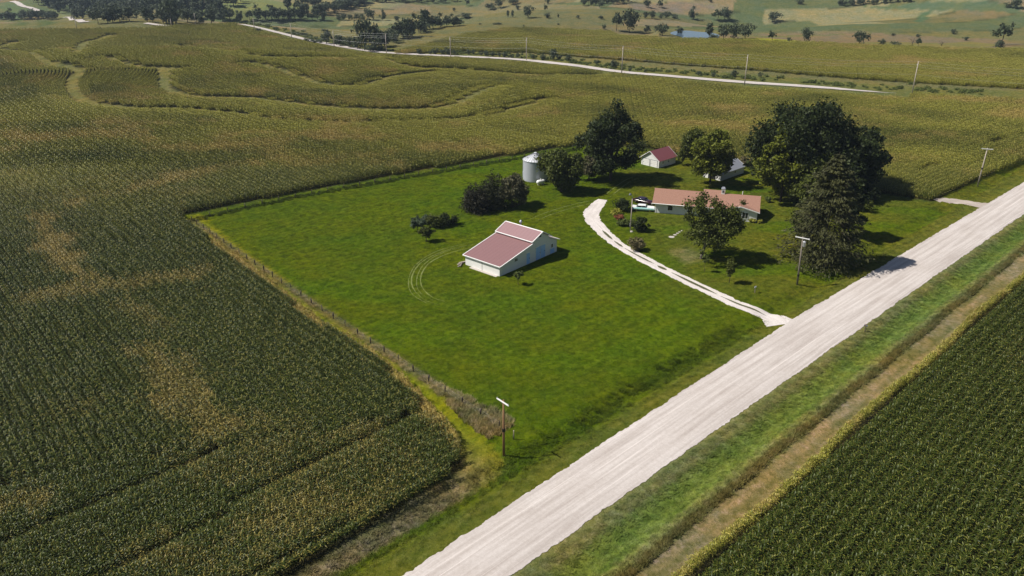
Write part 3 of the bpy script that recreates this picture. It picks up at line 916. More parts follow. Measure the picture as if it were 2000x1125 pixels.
k_ = arc_zone(ax_, ay_) & frustum(ax_, ay_); ax_, ay_, ar_ = ax_[k_], ay_[k_], ar_[k_]
k_ = corn_here(ax_, ay_); x5, y5, r5 = ax_[k_], ay_[k_], ar_[k_]
x4, y4 = grid_points((-900, -900), (900, 900), FANG, 3.0, 3.04, lambda x, y: corn_here(x, y) & (y >= NEAR_LIM) & ~east_field(x, y) & ~arc_zone(x, y))
r4 = np.full(len(x4), FANG)
def ripe_here(x, y): return np.clip(smooth(130, 300, y + 70 * (fbm(x / 40, y / 40, 18) - 0.5)) * (-0.15 + 2.1 * fbm(x / 30, y / 20, 19)) + 0.15 * smooth(320, 450, y), 0, 1)
def corn_field(name, x, y, r_, protos, label, seed, base=0.0, bands=False):
    q = np.random.default_rng(seed)
    n = len(x)
    d = np.clip(dry_here(x, y) + base + q.normal(0, 0.05, n), 0, 1)
    hs = (0.86 + 0.28 * fbm(x / 11, y / 11, 15)) * (1 - 0.22 * d) * q.normal(1, 0.035, n)
    if y.max() > 250:                       # stunted, yellow-green plants on the downhill side of the terraces
        g_ = np.zeros(n)
        for L, w in STRIPS:
            near_ = (pdist(x, y + 7.0, L) < w + 7.0)
            g_ = np.maximum(g_, near_ * np.clip(1.2 - pdist(x, y, L) / (w + 12.0), 0, 1))
        g_ *= smooth(255, 300, y)
        hs *= 1 - 0.55 * g_
        d = np.clip(d + 0.05 * g_, 0, 1)
        rp_ = np.clip(ripe_here(x, y) + 0.9 * g_, 0, 1)
    if bands:                               # planter gaps show as dark lines along the headland rows
        s, nn = sn(x, y)
        hs *= 1 - 0.40 * (np.abs((nn + 0.8 * np.sin(s / 9)) % 11.4 - 5) < 0.8) * smooth(0.35, 0.5, vnoise(s / 14, nn / 11.4, 3))
    if y.max() <= 250: rp_ = np.zeros(n) if 'lower right' in label else ripe_here(x, y)
    P = np.stack([x, y, terr(x, y) - 0.02], 1)
    flip = 0.0
    sc = np.stack([np.ones(n), np.ones(n), hs], 1)
    return scatter(name, protos, P, r_ + flip, sc, label, 'corn', dry=d, ripe=rp_, seed=seed)
corn_field('corn_field', np.concatenate([x1]), np.concatenate([y1]), np.concatenate([r1]), CORN_NEAR, 'tall dark green corn in rows west of the fenced lawn', 1)
corn_field('corn_headland', x2, y2, r2, CORN_NEAR, 'dark corn headland with rows parallel to the gravel road, lower left', 2, bands=True)
corn_field('corn_field', x3, y3, r3, CORN_NEAR, 'dense green corn field at lower right beyond the brown mown strip', 3, base=-0.12)
corn_field('corn_field', x4, y4, r4, CORN_FAR, 'ripening yellow green corn rolling away behind the farmyard', 4)
corn_field('corn_contour_rows', x5, y5, r5, CORN_ARC, 'curved contour rows of corn on the left hillside', 6, base=-0.1)
# yellowed outer row of the east field and of the west field
def edge_row(name, line, label, seed, dry):
    P = spline(line, 0.8)
    d = np.gradient(P, axis=0); an = np.arctan2(d[:, 1], d[:, 0])
    q = np.random.default_rng(seed)
    k_ = frustum(P[:, 0], P[:, 1])
    P, an = P[k_], an[k_]
    n = len(P)
    sc = np.stack([q.normal(0.75, 0.1, n), q.normal(0.8, 0.1, n), q.normal(0.72, 0.12, n)], 1)
    return scatter(name, CORN_NEAR, np.stack([P[:, 0], P[:, 1], terr(P[:, 0], P[:, 1])], 1), an, sc, label, 'corn', dry=np.clip(q.normal(dry, 0.2, n), 0, 1), ripe=np.full(n, 0.95), seed=seed)
se = np.arange(-20, 330, 5.0)
edge_row('corn_edge_row', np.stack(from_sn(se, 31.9 + 0.25 * np.sin(se / 7)), 1), 'yellowing outer corn row along the brown mown strip', 31, 0.22)
edge_row('corn_edge_row', EDGE_W[1:-1] + np.array([[0.3, 0.3]]), 'stunted yellow corn row beside the west fence strip', 32, 0.75)

# grass: short lawn, taller verges
def grass_patch(name, n, size, hgt, wid, lean, seed):
    r_ = np.random.default_rng(seed)
    base = np.stack([r_.uniform(-size / 2, size / 2, n), r_.uniform(-size / 2, size / 2, n), np.full(n, -0.02)], 1)
    az = r_.uniform(0, 6.28, n)
    h = hgt * r_.uniform(0.5, 1.15, n)
    l = h * lean * r_.uniform(0.3, 1.2, n)
    w = wid * r_.uniform(0.6, 1.3, n)
    V = np.zeros((n, 3, 3))
    V[:, 0] = base + np.stack([-np.sin(az) * w, np.cos(az) * w, np.zeros(n)], 1)
    V[:, 1] = base + np.stack([np.sin(az) * w, -np.cos(az) * w, np.zeros(n)], 1)
    V[:, 2] = base + np.stack([np.cos(az) * l, np.sin(az) * l, h], 1)
    me = fast_mesh(name, V.reshape(-1, 3), None, np.arange(n * 3).reshape(n, 3))
    me.materials.append(M['grass'])
    return me
LAWN = [grass_patch('lawn_tuft_%d' % k_, 190, 1.5, 0.09, 0.03, 1.6, 300 + k_) for k_ in range(5)]
TALL = [grass_patch('tall_tuft_%d' % k_, 110, 0.9, 0.5, 0.028, 0.8, 320 + k_) for k_ in range(5)]
def scatter_grass(name, protos, step, region, label, hfun, tfun=None, seed=0, box=((-110, 40), (190, 270))):
    q = np.random.default_rng(seed)
    A = np.arange(box[0][0], box[1][0], step); B = np.arange(box[0][1], box[1][1], step)
    AA, BB = np.meshgrid(A, B)
    x = AA.ravel() + q.uniform(-0.5, 0.5, AA.size) * step; y = BB.ravel() + q.uniform(-0.5, 0.5, AA.size) * step
    k_ = frustum(x, y); x, y = x[k_], y[k_]
    k_ = region(x, y); x, y = x[k_], y[k_]
    n = len(x)
    hs = hfun(x, y) * q.uniform(0.75, 1.25, n)
    sc = np.stack([np.ones(n), np.ones(n), hs], 1)
    tint = cover(x, y) * q.normal(1.0, 0.07, (n, 1))
    if tfun is not None: tint = tfun(x, y, tint)
    return scatter(name, protos, np.stack([x, y, terr(x, y)], 1), q.uniform(0, 6.28, n), sc, label, 'grass', tint=tint, seed=seed)
def off_gravel(x, y):
    s, n = sn(x, y)
    return (pdist(x, y, DR[::6]) > 1.9) & ((n > road_left(s) + 0.5) | (n < road_right(s) - 0.5)) & (pdist(x, y, LANE) > 2.0)
BARE = []                                     # footprints of buildings, filled in below
def lawn_zone(x, y):
    s, n = sn(x, y)
    k_ = inpoly(x, y, CLEAR) & (n > 54) & off_gravel(x, y) & (pdist(x, y, EDGE_W) > 1.0)
    for bx in BARE: k_ &= ~inpoly(x, y, bx)
    return k_

# ------------------------------------------------------------------ trees
def leaf_quads(cl, n, size, r_, up=0.35, shell=(0.72, 1.06), asp=0.62, droop=0.0):
    """leaf faces spread through clumps cl = [(x,y,z,r[,rz])]; returns vertices"""
    cl = np.asarray(cl, float)
    w = cl[:, 3] ** 2
    pick = r_.choice(len(cl), n, p=w / w.sum())
    d = r_.normal(size=(n, 3)); d /= np.linalg.norm(d, axis=1)[:, None]
    rad = cl[pick, 3] * np.clip(r_.normal((shell[0] + shell[1]) / 2, 0.9 * (shell[1] - shell[0]), n), 0.05, 1.5)
    c = cl[pick, :3] + d * rad[:, None] * np.array([1, 1, 0.85])
    nr = d * 0.6 + np.array([0, 0, up]) + r_.normal(size=(n, 3)) * 0.75
    nr /= np.linalg.norm(nr, axis=1)[:, None]
    a_ = np.cross(nr, r_.normal(size=(n, 3))); a_ /= np.linalg.norm(a_, axis=1)[:, None] + 1e-9
    if droop:
        a_ = a_ * (1 - droop) + np.array([0, 0, -droop]) ; a_ /= np.linalg.norm(a_, axis=1)[:, None]
    b_ = np.cross(nr, a_); b_ /= np.linalg.norm(b_, axis=1)[:, None] + 1e-9
    s_ = size * r_.uniform(0.55, 1.25, n)[:, None]
    V = np.stack([c - a_ * s_, c + b_ * s_ * asp, c + a_ * s_, c - b_ * s_ * asp], 1)
    return V
def leaves_object(V, mat, parent, name='crown'):
    n = len(V)
    me = fast_mesh(name, V.reshape(-1, 3), np.arange(n * 4).reshape(n, 4))
    me.materials.append(mat)
    o = bpy.data.objects.new(name, me); COL.objects.link(o)
    if parent is not None: o.parent = parent
    return o
def crown_clumps(h, cr, base, r_, n, flat=1.0, spread=1.0, shape='round', big=0.36):
    """clump centres through an uneven crown: crown from height base to h, radius cr"""
    out = []
    ph = r_.uniform(0, 6.28, 3)
    zc, hz = (h + base) / 2, (h - base) / 2
    for k_ in range(n):
        for _ in range(60):
            p = r_.uniform(-1, 1, 3)
            q = np.linalg.norm(p)
            if q < 1 and q > 0.42: break
        rr = cr * big * r_.uniform(0.5, 1.15)
        az_ = math.atan2(p[1], p[0])
        p = p * (0.88 + 0.22 * math.sin(2 * az_ + ph[0]) * math.sin(3 * p[2] + ph[1]) + 0.16 * math.sin(5 * az_ + ph[2] + 2 * p[2]))
        if shape == 'cone': p[:2] *= (1 - 0.8 * (p[2] + 1) / 2)
        if shape == 'vase': p[:2] *= (0.65 + 0.35 * (p[2] + 1) / 2)
        out.append((p[0] * (cr - rr * 0.35) * spread, p[1] * (cr - rr * 0.35), zc + p[2] * (hz - rr * 0.45) * flat, rr))
    return out
def limbs(mb, h0, top, targets, r0, r_, mi=0, lean=(0, 0)):
    """tapered trunk with limbs reaching into clumps"""
    tp = Vector((lean[0], lean[1], top))
    mid_ = Vector((lean[0] * 0.4 + r_.normal(0, 0.1), lean[1] * 0.4 + r_.normal(0, 0.1), top * 0.5))
    mb.tube([(0, 0, -0.3), (0, 0, top * 0.08), mid_, tp], [r0 * 1.35, r0, r0 * 0.75, r0 * 0.35], 8, mi)
    for q in targets:
        st = Vector((lean[0] * 0.5, lean[1] * 0.5, top * r_.uniform(0.35, 0.85)))
        e = Vector(q[:3])
        m_ = (st + e) / 2 + Vector((0, 0, 0.12 * (e - st).length))
        mb.tube([st, m_, e], [r0 * 0.42, r0 * 0.27, r0 * 0.08], 6, mi)
def broadleaf(name, P, h, cr, base, mat, label, seed, leaf=0.33, nleaf=9000, nclump=26, bark='bark', trunk=0.28, cat='tree', shape='round', big=0.36, center=(0, 0), flat=1.0, group=None, up=0.35, extra=None):
    r_ = np.random.default_rng(seed)
    root = empty(name, P)
    cl = crown_clumps(h, cr * 1.08, base, r_, int(nclump * 2.0), flat, 1.0, shape, big * 0.80)
    cl = [(c_[0] + center[0], c_[1] + center[1], c_[2], c_[3]) for c_ in cl]
    if extra: cl += extra
    V = leaf_quads(cl, int(nleaf * 1.35), leaf * 0.95, r_, up)
    fill = leaf_quads(cl, nleaf // 4, leaf * 1.25, r_, up, (0.1, 0.75))
    V = np.concatenate([V, fill])
    V = V[V[:, :, 2].min(1) > 0.05]
    leaves_object(V, M[mat], root)
    mb = MB(); limbs(mb, 0, min(h * 0.8, base + (h - base) * 0.6), cl[::2], trunk, r_, lean=center)
    mb.build('trunk', M[bark], root, True)
    tag(root, label, cat, group)
    return root
def T(px_, py_): return gp(px_, py_)

def tree_px(name, base, ytop, rpx, basefrac, mat, label, seed, **k_):
    P = T(*base); h = height_at(P, ytop); cr = rpx * mpp(P)
    return broadleaf(name, P, h, cr, basefrac * h, mat, label, seed, **k_)

tree_px('broadleaf_tree', (1096, 374), 289, 47, 0.04, 'lf_mid', 'bushy mid green tree partly hiding the grain bin', 40, leaf=0.36, nleaf=9000, nclump=30, shape='vase', big=0.30)
tree_px('broadleaf_tree', (1192, 352), 212, 60, 0.05, 'lf_dark', 'tall dark tree between the grain bin and the two-door garage', 41, leaf=0.36, nleaf=15000, nclump=44, trunk=0.45, big=0.27)
tree_px('broadleaf_tree', (1150, 352), 298, 26, 0.05, 'lf_olive', 'small pale-leaved tree under the tall dark tree beside the bin', 42, leaf=0.3, nleaf=3000, nclump=14)
tree_px('broadleaf_tree', (1352, 322), 248, 30, 0.12, 'lf_mid', 'slim green tree between the two-door garage and the grey-roofed shed', 43, leaf=0.34, nleaf=5500, nclump=20, trunk=0.22)
tree_px('broadleaf_tree', (1386, 362), 243, 40, 0.10, 'lf_maple', 'sunlit green tree in front of the grey-roofed shed', 44, leaf=0.34, nleaf=10000, nclump=32, trunk=0.3, big=0.3)
tree_px('broadleaf_tree', (1558, 376), 194, 104, 0.04, 'lf_dark', 'huge dark spreading tree, the widest behind the house', 45, leaf=0.42, nleaf=24000, nclump=70, trunk=0.6, big=0.22)
tree_px('broadleaf_tree', (1668, 376), 234, 52, 0.04, 'lf_dark', 'dark round tree at the corn edge right of the huge tree', 46, leaf=0.40, nleaf=10000, nclump=34, trunk=0.4, big=0.27)
tree_px('broadleaf_tree', (1524, 394), 246, 48, 0.02, 'lf_maple', 'yellow green maple in front of the huge dark tree', 47, leaf=0.36, nleaf=12000, nclump=40, trunk=0.32, big=0.25)
tree_px('broadleaf_tree', (1580, 404), 300, 46, 0.0, 'lf_mid', 'rounded green tree tucked between the maple and the spruce', 48, leaf=0.36, nleaf=8000, nclump=26, trunk=0.3, big=0.28)

tree_px('broadleaf_tree', (1648, 462), 345, 30, 0.02, 'lf_dark', 'added dark tree standing in for shade right of the spruce', 148, leaf=0.36, nleaf=8000, nclump=26, trunk=0.3, big=0.28)  # dark crown added in place of the shaded mass beside the spruce
tree_px('broadleaf_tree', (1575, 470), 345, 34, 0.02, 'lf_mid', 'rounded green tree hugging the left side of the spruce', 149, leaf=0.30, nleaf=6000, nclump=24, trunk=0.25, big=0.28)
# front yard tree, airy, leaning
P = T(1370, 505); h = height_at(P, 376); cr = 62 * mpp(P)
r_ = np.random.default_rng(60)
root = empty('broadleaf_tree', P)
cl = crown_clumps(h, cr, 0.05 * h, r_, 84, 1.0, 1.0, 'round', 0.19)
cl = [(c_[0] + 1.7, c_[1], c_[2], c_[3]) for c_ in cl]
V = leaf_quads(cl, 13000, 0.25, r_, 0.5)
leaves_object(V, M['lf_mid'], root)
mb = MB(); limbs(mb, 0, h * 0.55, cl[::2], 0.30, r_, lean=(1.4, 0.2)); mb.build('trunk', M['grey_bark'], root, True)
tag(root, 'airy leaning tree standing in front of the long house', 'tree')

# spruce: whorls of drooping boughs
def conifer(name, P, h, cr, label, seed, mat, n_whorl=26, per=13, leaf=0.42, nl=30, droop=0.35, power=0.75, skirt=0.02):
    r_ = np.random.default_rng(seed)
    root = empty(name, P)
    Vs = []; mb = MB()
    mb.tube([(0, 0, -0.3), (0, 0, h * 0.5), (0, 0, h * 0.98)], [0.34, 0.2, 0.03], 8)
    for k_ in range(n_whorl):
        f = (k_ + 0.3) / n_whorl
        z0 = h * (skirt + (0.97 - skirt) * f)
        rr = cr * (1 - f) ** power * r_.uniform(0.85, 1.08)
        for q in range(per):
            az = r_.uniform(0, 6.28); L_ = rr * r_.uniform(0.62, 1.12) + 0.25
            t_ = np.sqrt(r_.uniform(0.03, 1, nl))
            bx = np.cos(az) * L_ * t_; by = np.sin(az) * L_ * t_
            bz = z0 - droop * L_ * t_ ** 1.5 * 0.55 + 0.15 * L_ * t_
            side = r_.normal(0, 0.16 * L_ * 0.5 + 0.1, nl)
            c = np.stack([bx - np.sin(az) * side, by + np.cos(az) * side, np.maximum(bz + r_.normal(0, 0.08, nl), 0.15)], 1)
            a_ = np.stack([np.full(nl, math.cos(az)), np.full(nl, math.sin(az)), np.full(nl, -0.55)], 1) + r_.normal(0, 0.35, (nl, 3))
            a_ /= np.linalg.norm(a_, axis=1)[:, None]
            b_ = np.cross(a_, r_.normal(size=(nl, 3)) * 0.5 + np.array([0, 0, 1.0])); b_ /= np.linalg.norm(b_, axis=1)[:, None]
            s_ = leaf * r_.uniform(0.6, 1.2, nl)[:, None]
            Vs.append(np.stack([c - a_ * s_, c + b_ * s_ * 0.34, c + a_ * s_, c - b_ * s_ * 0.34], 1))
            if q % 3 == 0: mb.tube([(0, 0, z0), (bx.max() if math.cos(az) > 0 else bx.min(), by.max() if math.sin(az) > 0 else by.min(), z0 - droop * L_ * 0.4)], [0.06, 0.015], 4)
    V = np.concatenate(Vs)
    V = V[V[:, :, 2].min(1) > 0.03]
    leaves_object(V, M[mat], root)
    mb.build('trunk', M['bark'], root)
    tag(root, label, 'tree')
    return root
P = T(1603, 514)
conifer('spruce_tree', P, height_at(P, 292), 90 * mpp(P), 'broad ragged grey green spruce standing beside the gravel road', 70, 'lf_spruce', 34, 18, 0.34, 40, power=0.62)

# cedar group west of the bin
def cedar(P, h, cr, label, seed, mat='lf_cedar', spires=7):
    r_ = np.random.default_rng(seed)
    root = empty('cedar_tree', P)
    cl = []
    for k_ in range(spires):
        az = 6.28 * k_ / spires + r_.normal(0, 0.3); rr = cr * r_.uniform(0.35, 0.62) if k_ else 0
        hh = h * (1.0 if k_ == 0 else r_.uniform(0.62, 0.9))
        for q in range(9):
            f = (q + 0.5) / 9
            cl.append((math.cos(az) * rr * (0.6 + 0.5 * f), math.sin(az) * rr * (0.6 + 0.5 * f), hh * (0.08 + 0.86 * f), cr * 0.44 * (1 - f) ** 0.7 + 0.22))
    V = leaf_quads(cl, 9000, 0.30, r_, 0.2, (0.6, 1.08), 0.36, -0.0)
    V = V[V[:, :, 2].min(1) > 0.05]
    leaves_object(V, M[mat], root)
    mb = MB(); limbs(mb, 0, h * 0.7, cl[4::9], 0.25, r_); mb.build('trunk', M['bark'], root, True)
    tag(root, label, 'tree')
P = T(962, 404); cedar(P, height_at(P, 324), 44 * mpp(P), 'dark pointed cedar rising behind the barn', 71)
P = T(930, 412); cedar(P, height_at(P, 352), 36 * mpp(P), 'low dark brownish cedar at the left of the clump behind the barn', 72, 'lf_purple', 9)
tree_px('broadleaf_tree', (1000, 404), 338, 30, 0.06, 'lf_olive', 'olive grey tree at the right of the cedar clump behind the barn', 49, leaf=0.26, nleaf=7000, nclump=26, big=0.3)

# lesser growth in the yard
SH = 'shrub'
tree_px('shrub', (1687, 412), 388, 19, 0.0, 'lf_mid', 'round shrub on the lawn right of the spruce', 50, leaf=0.22, nleaf=1800, nclump=12, trunk=0.06, cat=SH)
tree_px('shrub', (1700, 392), 362, 24, 0.0, 'lf_dark', 'dark shrub in the tree shade near the field corner', 51, leaf=0.26, nleaf=2200, nclump=12, trunk=0.08, cat=SH)
tree_px('sapling', (1012, 556), 527, 9, 0.42, 'lf_brush', 'little thin-trunked tree beside the barn gable', 52, leaf=0.17, nleaf=700, nclump=9, trunk=0.06, cat='tree')
tree_px('sapling', (1424, 553), 503, 10, 0.26, 'lf_mid', 'narrow upright sapling near the drive, the bushier of two', 53, leaf=0.17, nleaf=1700, nclump=16, trunk=0.07, cat='tree', big=0.45)
tree_px('sapling', (1376, 531), 494, 7, 0.40, 'lf_brush', 'spindly sapling in front of the leaning yard tree', 54, leaf=0.15, nleaf=420, nclump=8, trunk=0.04, cat='tree')
tree_px('fruit_tree', (833, 472), 441, 14, 0.30, 'lf_mid', 'small round fruit tree on the lawn, nearest of the pair left of the barn', 55, leaf=0.2, nleaf=1700, nclump=14, trunk=0.1, cat='tree')
tree_px('fruit_tree', (816, 452), 424, 14, 0.25, 'lf_wax', 'small grey-leaved fruit tree behind its darker twin left of the barn', 56, leaf=0.2, nleaf=1500, nclump=14, trunk=0.1, cat='tree')
for q, (bx, by, yt, rp, mt, lb) in enumerate([
        (852, 443, 416, 19, 'lf_mid', 'dark leafy shrub in the middle of the lawn thicket'),
        (876, 440, 414, 17, 'lf_dark', 'darkest shrub at the right of the lawn thicket'),
        (836, 438, 420, 14, 'lf_wax', 'pale shrub at the left of the lawn thicket'),
        (1216, 410, 386, 17, 'lf_dark', 'dark shrub beside the parked cars'),
        (1252, 452, 424, 15, 'lf_dark', 'dark grassy shrub right of the yard light pole'),
        (1243, 490, 461, 15, 'lf_tan', 'tan feathery clump of grass beside the driveway'),
        (1291, 413, 402, 5, 'lf_dark', 'narrow dark evergreen against the house front wall'),
        (1203, 420, 408, 11, 'lf_yellow', 'yellow flowering clump left of the cars'),
        (1209, 428, 418, 9, 'lf_red', 'rust red flower clump left of the yard light'),
        (1222, 440, 428, 14, 'lf_brush', 'low green flower bed by the yard light'),
        (1469, 434, 426, 6, 'lf_yellow', 'yellow green bush at the house corner, left of two'),
        (1482, 435, 428, 6, 'lf_yellow', 'yellow green bush at the house corner, right of two'),
        (1440, 431, 420, 7, 'lf_dark', 'dark bush under the house front window'),
        (1500, 395, 384, 6, 'lf_brush', 'small bush behind the house near the maple'),
        (1452, 322, 304, 9, 'lf_tan', 'dry tan bush behind the grey-roofed shed'),
        ]):
    tree_px('shrub', (bx, by), yt, rp, 0.0, mt, lb, 80 + q, leaf=0.19, nleaf=900 if rp < 12 else 1500, nclump=10, trunk=0.05, cat=SH, big=0.42)

# ------------------------------------------------------------------ buildings
def place(name, P2, ang, label, cat='building'):
    z = float(terr(P2[0], P2[1]))
    return tag(empty(name, (P2[0], P2[1], z), ang), label, cat)
def footprint(root, x0, x1, y0, y1):
    c_, s_ = math.cos(root.rotation_euler[2]), math.sin(root.rotation_euler[2])
    BARE.append([(root.location[0] + x * c_ - y * s_, root.location[1] + x * s_ + y * c_) for x, y in ((x0, y0), (x1, y0), (x1, y1), (x0, y1))])
def slab_roof(root, name, a, b, y0, y1, th, mat, trim=True, trimw=0.16):
    """sloping roof sheet between (x,z) a and b, from y0 to y1, with pale edge trim"""
    d = Vector((b[0] - a[0], 0, b[1] - a[1])).normalized()
    n = Vector((-d.z, 0, d.x)); n = n if n.z > 0 else -n
    A, B = Vector((a[0], 0, a[1])), Vector((b[0], 0, b[1]))
    o = [Vector((0, y0, 0)), Vector((0, y1, 0))]
    bot = [A + o[0], B + o[0], B + o[1], A + o[1]]
    if (B - A).cross(o[1] - o[0]).z < 0: bot = bot[::-1]
    mb = MB(); mb.hexa(bot, [p + n * th for p in bot])
    r = mb.build(name, mat, root)
    if trim:
        for nm, p, q in (('rake_trim', A + o[0], B + o[0]), ('rake_trim', A + o[1], B + o[1]), ('eave_trim', A + o[0], A + o[1]), ('ridge_trim', B + o[0], B + o[1])):
            mb = MB(); up = n * (th * 0.5 + 0.012)
            mb.beam(p + up, q + up, trimw, th + 0.07, n)
            t_ = mb.build(nm, M['white_trim'], r)
    return r
def door(root, x0, x1, z0, z1, mat, name='door', y=0.0, frame=True, axis='y', handle=True, th=0.05):
    """door or shutter on the wall whose outer face is at y (towards -y); axis 'x' puts it on the x = y face"""
    def bx(mb, a0, a1, d0, d1, c0, c1):
        if axis == 'y': mb.box(a0, a1, d0, d1, c0, c1)
        else: mb.box(d0, d1, a0, a1, c0, c1)
        return mb
    o = bx(MB(), x0, x1, y - th, y + 0.02, z0, z1).build(name, mat, root)
    if frame:
        f = MB(); w = 0.09
        bx(f, x0 - w, x0, y - th - 0.02, y + 0.02, z0, z1 + w); bx(f, x1, x1 + w, y - th - 0.02, y + 0.02, z0, z1 + w); bx(f, x0, x1, y - th - 0.02, y + 0.02, z1, z1 + w)
        f.build('frame', M['white_trim'], o)
    if handle:
        bx(MB(), x1 - 0.22, x1 - 0.12, y - th - 0.05, y - th, (z0 + z1) / 2 - 0.08, (z0 + z1) / 2 + 0.08).build('handle', M['black'], o)
    return o
def window(root, x0, x1, z0, z1, y=0.0, axis='y', bars=1):
    def bx(mb, a0, a1, d0, d1, c0, c1):
        if axis == 'y': mb.box(a0, a1, d0, d1, c0, c1)
        else: mb.box(d0, d1, a0, a1, c0, c1)
        return mb
    o = bx(MB(), x0, x1, y - 0.03, y + 0.02, z0, z1).build('window', M['glass'], root)
    f = MB(); w = 0.09
    for q in ((x0 - w, x0, z0 - w, z1 + w), (x1, x1 + w, z0 - w, z1 + w), (x0, x1, z1, z1 + w), (x0, x1, z0 - w, z0)):
        bx(f, q[0], q[1], y - 0.07, y + 0.02, q[2], q[3])
    for k_ in range(bars):
        xm = x0 + (x1 - x0) * (k_ + 1) / (bars + 1)
        bx(f, xm - 0.025, xm + 0.025, y - 0.055, y, z0, z1)
    f.build('frame', M['white_trim'], o)
    return o

# barn: long low lean-to roof, raised ridge, short rear lean-to
B0 = gp(976.5, 540)
barn = place('barn', (B0[0], B0[1]), R(49.0), 'white barn with stepped dusty pink metal roofs and pale blue doors')
BW = 9.25
footprint(barn, -0.3, 18, -0.3, BW + 0.3)
prof = [(0, -0.3), (0, 1.98), (9.75, 3.98), (9.75, 4.42), (12.55, 5.62), (15.3, 4.05), (15.3, 3.62), (17.75, 2.62), (17.75, -0.3)]
mb = MB(); mb.prism(prof, 0, BW); mb.build('wall', M['barn_wall'], barn)
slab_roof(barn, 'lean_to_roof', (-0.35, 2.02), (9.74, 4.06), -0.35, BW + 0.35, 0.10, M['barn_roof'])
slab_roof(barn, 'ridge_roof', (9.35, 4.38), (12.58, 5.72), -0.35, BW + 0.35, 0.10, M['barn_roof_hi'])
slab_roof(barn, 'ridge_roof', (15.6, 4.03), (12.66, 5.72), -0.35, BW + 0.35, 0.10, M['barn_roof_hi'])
slab_roof(barn, 'rear_roof', (18.3, 2.55), (15.32, 3.72), -0.35, BW + 0.35, 0.10, M['barn_roof'])
door(barn, 7.9, 8.95, 0.05, 2.35, M['blue_door'])
door(barn, 10.85, 12.33, 0.05, 2.75, M['blue_door'], 'barn_door')
door(barn, 12.40, 13.85, 0.05, 2.75, M['blue_door'], 'barn_door')
door(barn, 15.5, 16.9, 0.05, 1.15, M['blue_door'], 'hatch', handle=False)
window(barn, 4.35, 5.15, 1.75, 2.30)
window(barn, 15.85, 16.35, 1.35, 2.15, bars=0)
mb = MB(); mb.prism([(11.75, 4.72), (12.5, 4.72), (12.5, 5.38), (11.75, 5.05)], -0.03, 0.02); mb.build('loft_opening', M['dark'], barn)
for y0, y1 in ((0.06, 4.62), (4.70, 9.18)):
    door(barn, y0, y1, 0.02, 1.80, M['white'], 'sliding_door', 0.0, False, 'x', False)
mb = MB(); mb.box(-0.09, 0.0, 4.62, 4.70, 0.0, 1.85); mb.build('door_seam', M['seam'], barn)
mb = MB(); mb.box(-0.8, -0.02, 0.4, 7.5, -0.2, 0.05); mb.build('sill_slab', M['concrete'], barn)
mb = MB(); mb.lathe([(0.16, 5.3), (0.16, 6.15), (0.30, 6.2), (0.30, 6.45), (0.1, 6.7)], 10, (13.2, 6.0)); mb.build('roof_vent', M['galv'], barn, True)
# boards stacked by the barn
for k_, (u, v, an, ln) in enumerate(((-0.7, 9.9, 0.3, 2.6), (-0.2, 10.3, 0.05, 2.2), (-1.0, 9.6, 0.6, 1.8), (0.4, 10.0, -0.3, 2.4))):
    w_ = barn.matrix_basis @ Vector((u, v, 0))
    mb = MB(); mb.box(-ln / 2, ln / 2, -0.14, 0.14, 0, 0.09)
    o = mb.build('loose_board', M['pale_wood'] if k_ % 2 else M['grey_wood'])
    o.location = (w_[0], w_[1], float(terr(w_[0], w_[1])) + 0.012 + 0.095 * k_); o.rotation_euler = (0, 0, R(49) + an)
    tag(o, 'loose weathered board in the heap at the barn corner', 'board', 'boards heaped at the barn corner')

# long house
H0 = gp(1279, 415)
house = place('house', (H0[0], H0[1]), R(-15.7), 'long low white house with terracotta shingle roof', 'house')
HL, HD = 23.2, 8.2
footprint(house, -0.6, HL + 0.6, -1.9, HD + 0.6)
mb = MB()
mb.box(0, HL, 0, HD, -0.3, 2.45)
mb.add([(0, 0, 2.45), (0, HD, 2.45), (0, HD / 2, 4.62)], [(0, 2, 1)]); mb.add([(HL, 0, 2.45), (HL, HD, 2.45), (HL, HD / 2, 4.62)], [(0, 1, 2)])
mb.build('wall', M['siding'], house)
def yroof(root, name, x0, x1, a, b, th, mat, trims=('e',)):
    """roof sheet sloping along y between (y,z) a (eave) and b (ridge)"""
    d = Vector((0, b[0] - a[0], b[1] - a[1])).normalized()
    n = Vector((1, 0, 0)).cross(d); n = n if n.z > 0 else -n
    A, B = Vector((0, a[0], a[1])), Vector((0, b[0], b[1]))
    X0, X1 = Vector((x0, 0, 0)), Vector((x1, 0, 0))
    bot = [A + X0, A + X1, B + X1, B + X0]
    if (bot[1] - bot[0]).cross(bot[3] - bot[0]).z < 0: bot = bot[::-1]
    mb = MB(); mb.hexa(bot, [p + n * th for p in bot])
    r = mb.build(name, mat, root)
    up = n * (th * 0.35)
    if 'e' in trims: MB().beam(A + X0 + up, A + X1 + up, 0.14, th + 0.12, n).build('gutter', M['white_trim'], r)
    if 'r' in trims:
        MB().beam(A + X0 + up, B + X0 + up, 0.08, th + 0.06, n).build('rake_trim', M['white_trim'], r)
        MB().beam(A + X1 + up, B + X1 + up, 0.08, th + 0.06, n).build('rake_trim', M['white_trim'], r)
    return r
yroof(house, 'roof', -0.75, HL + 0.55, (-0.75, 2.38), (HD / 2, 4.72), 0.10, M['house_roof'], 'e')
yroof(house, 'roof', -0.75, HL + 0.55, (HD + 0.6, 2.38), (HD / 2 + 0.06, 4.72), 0.10, M['house_roof'], 'er')
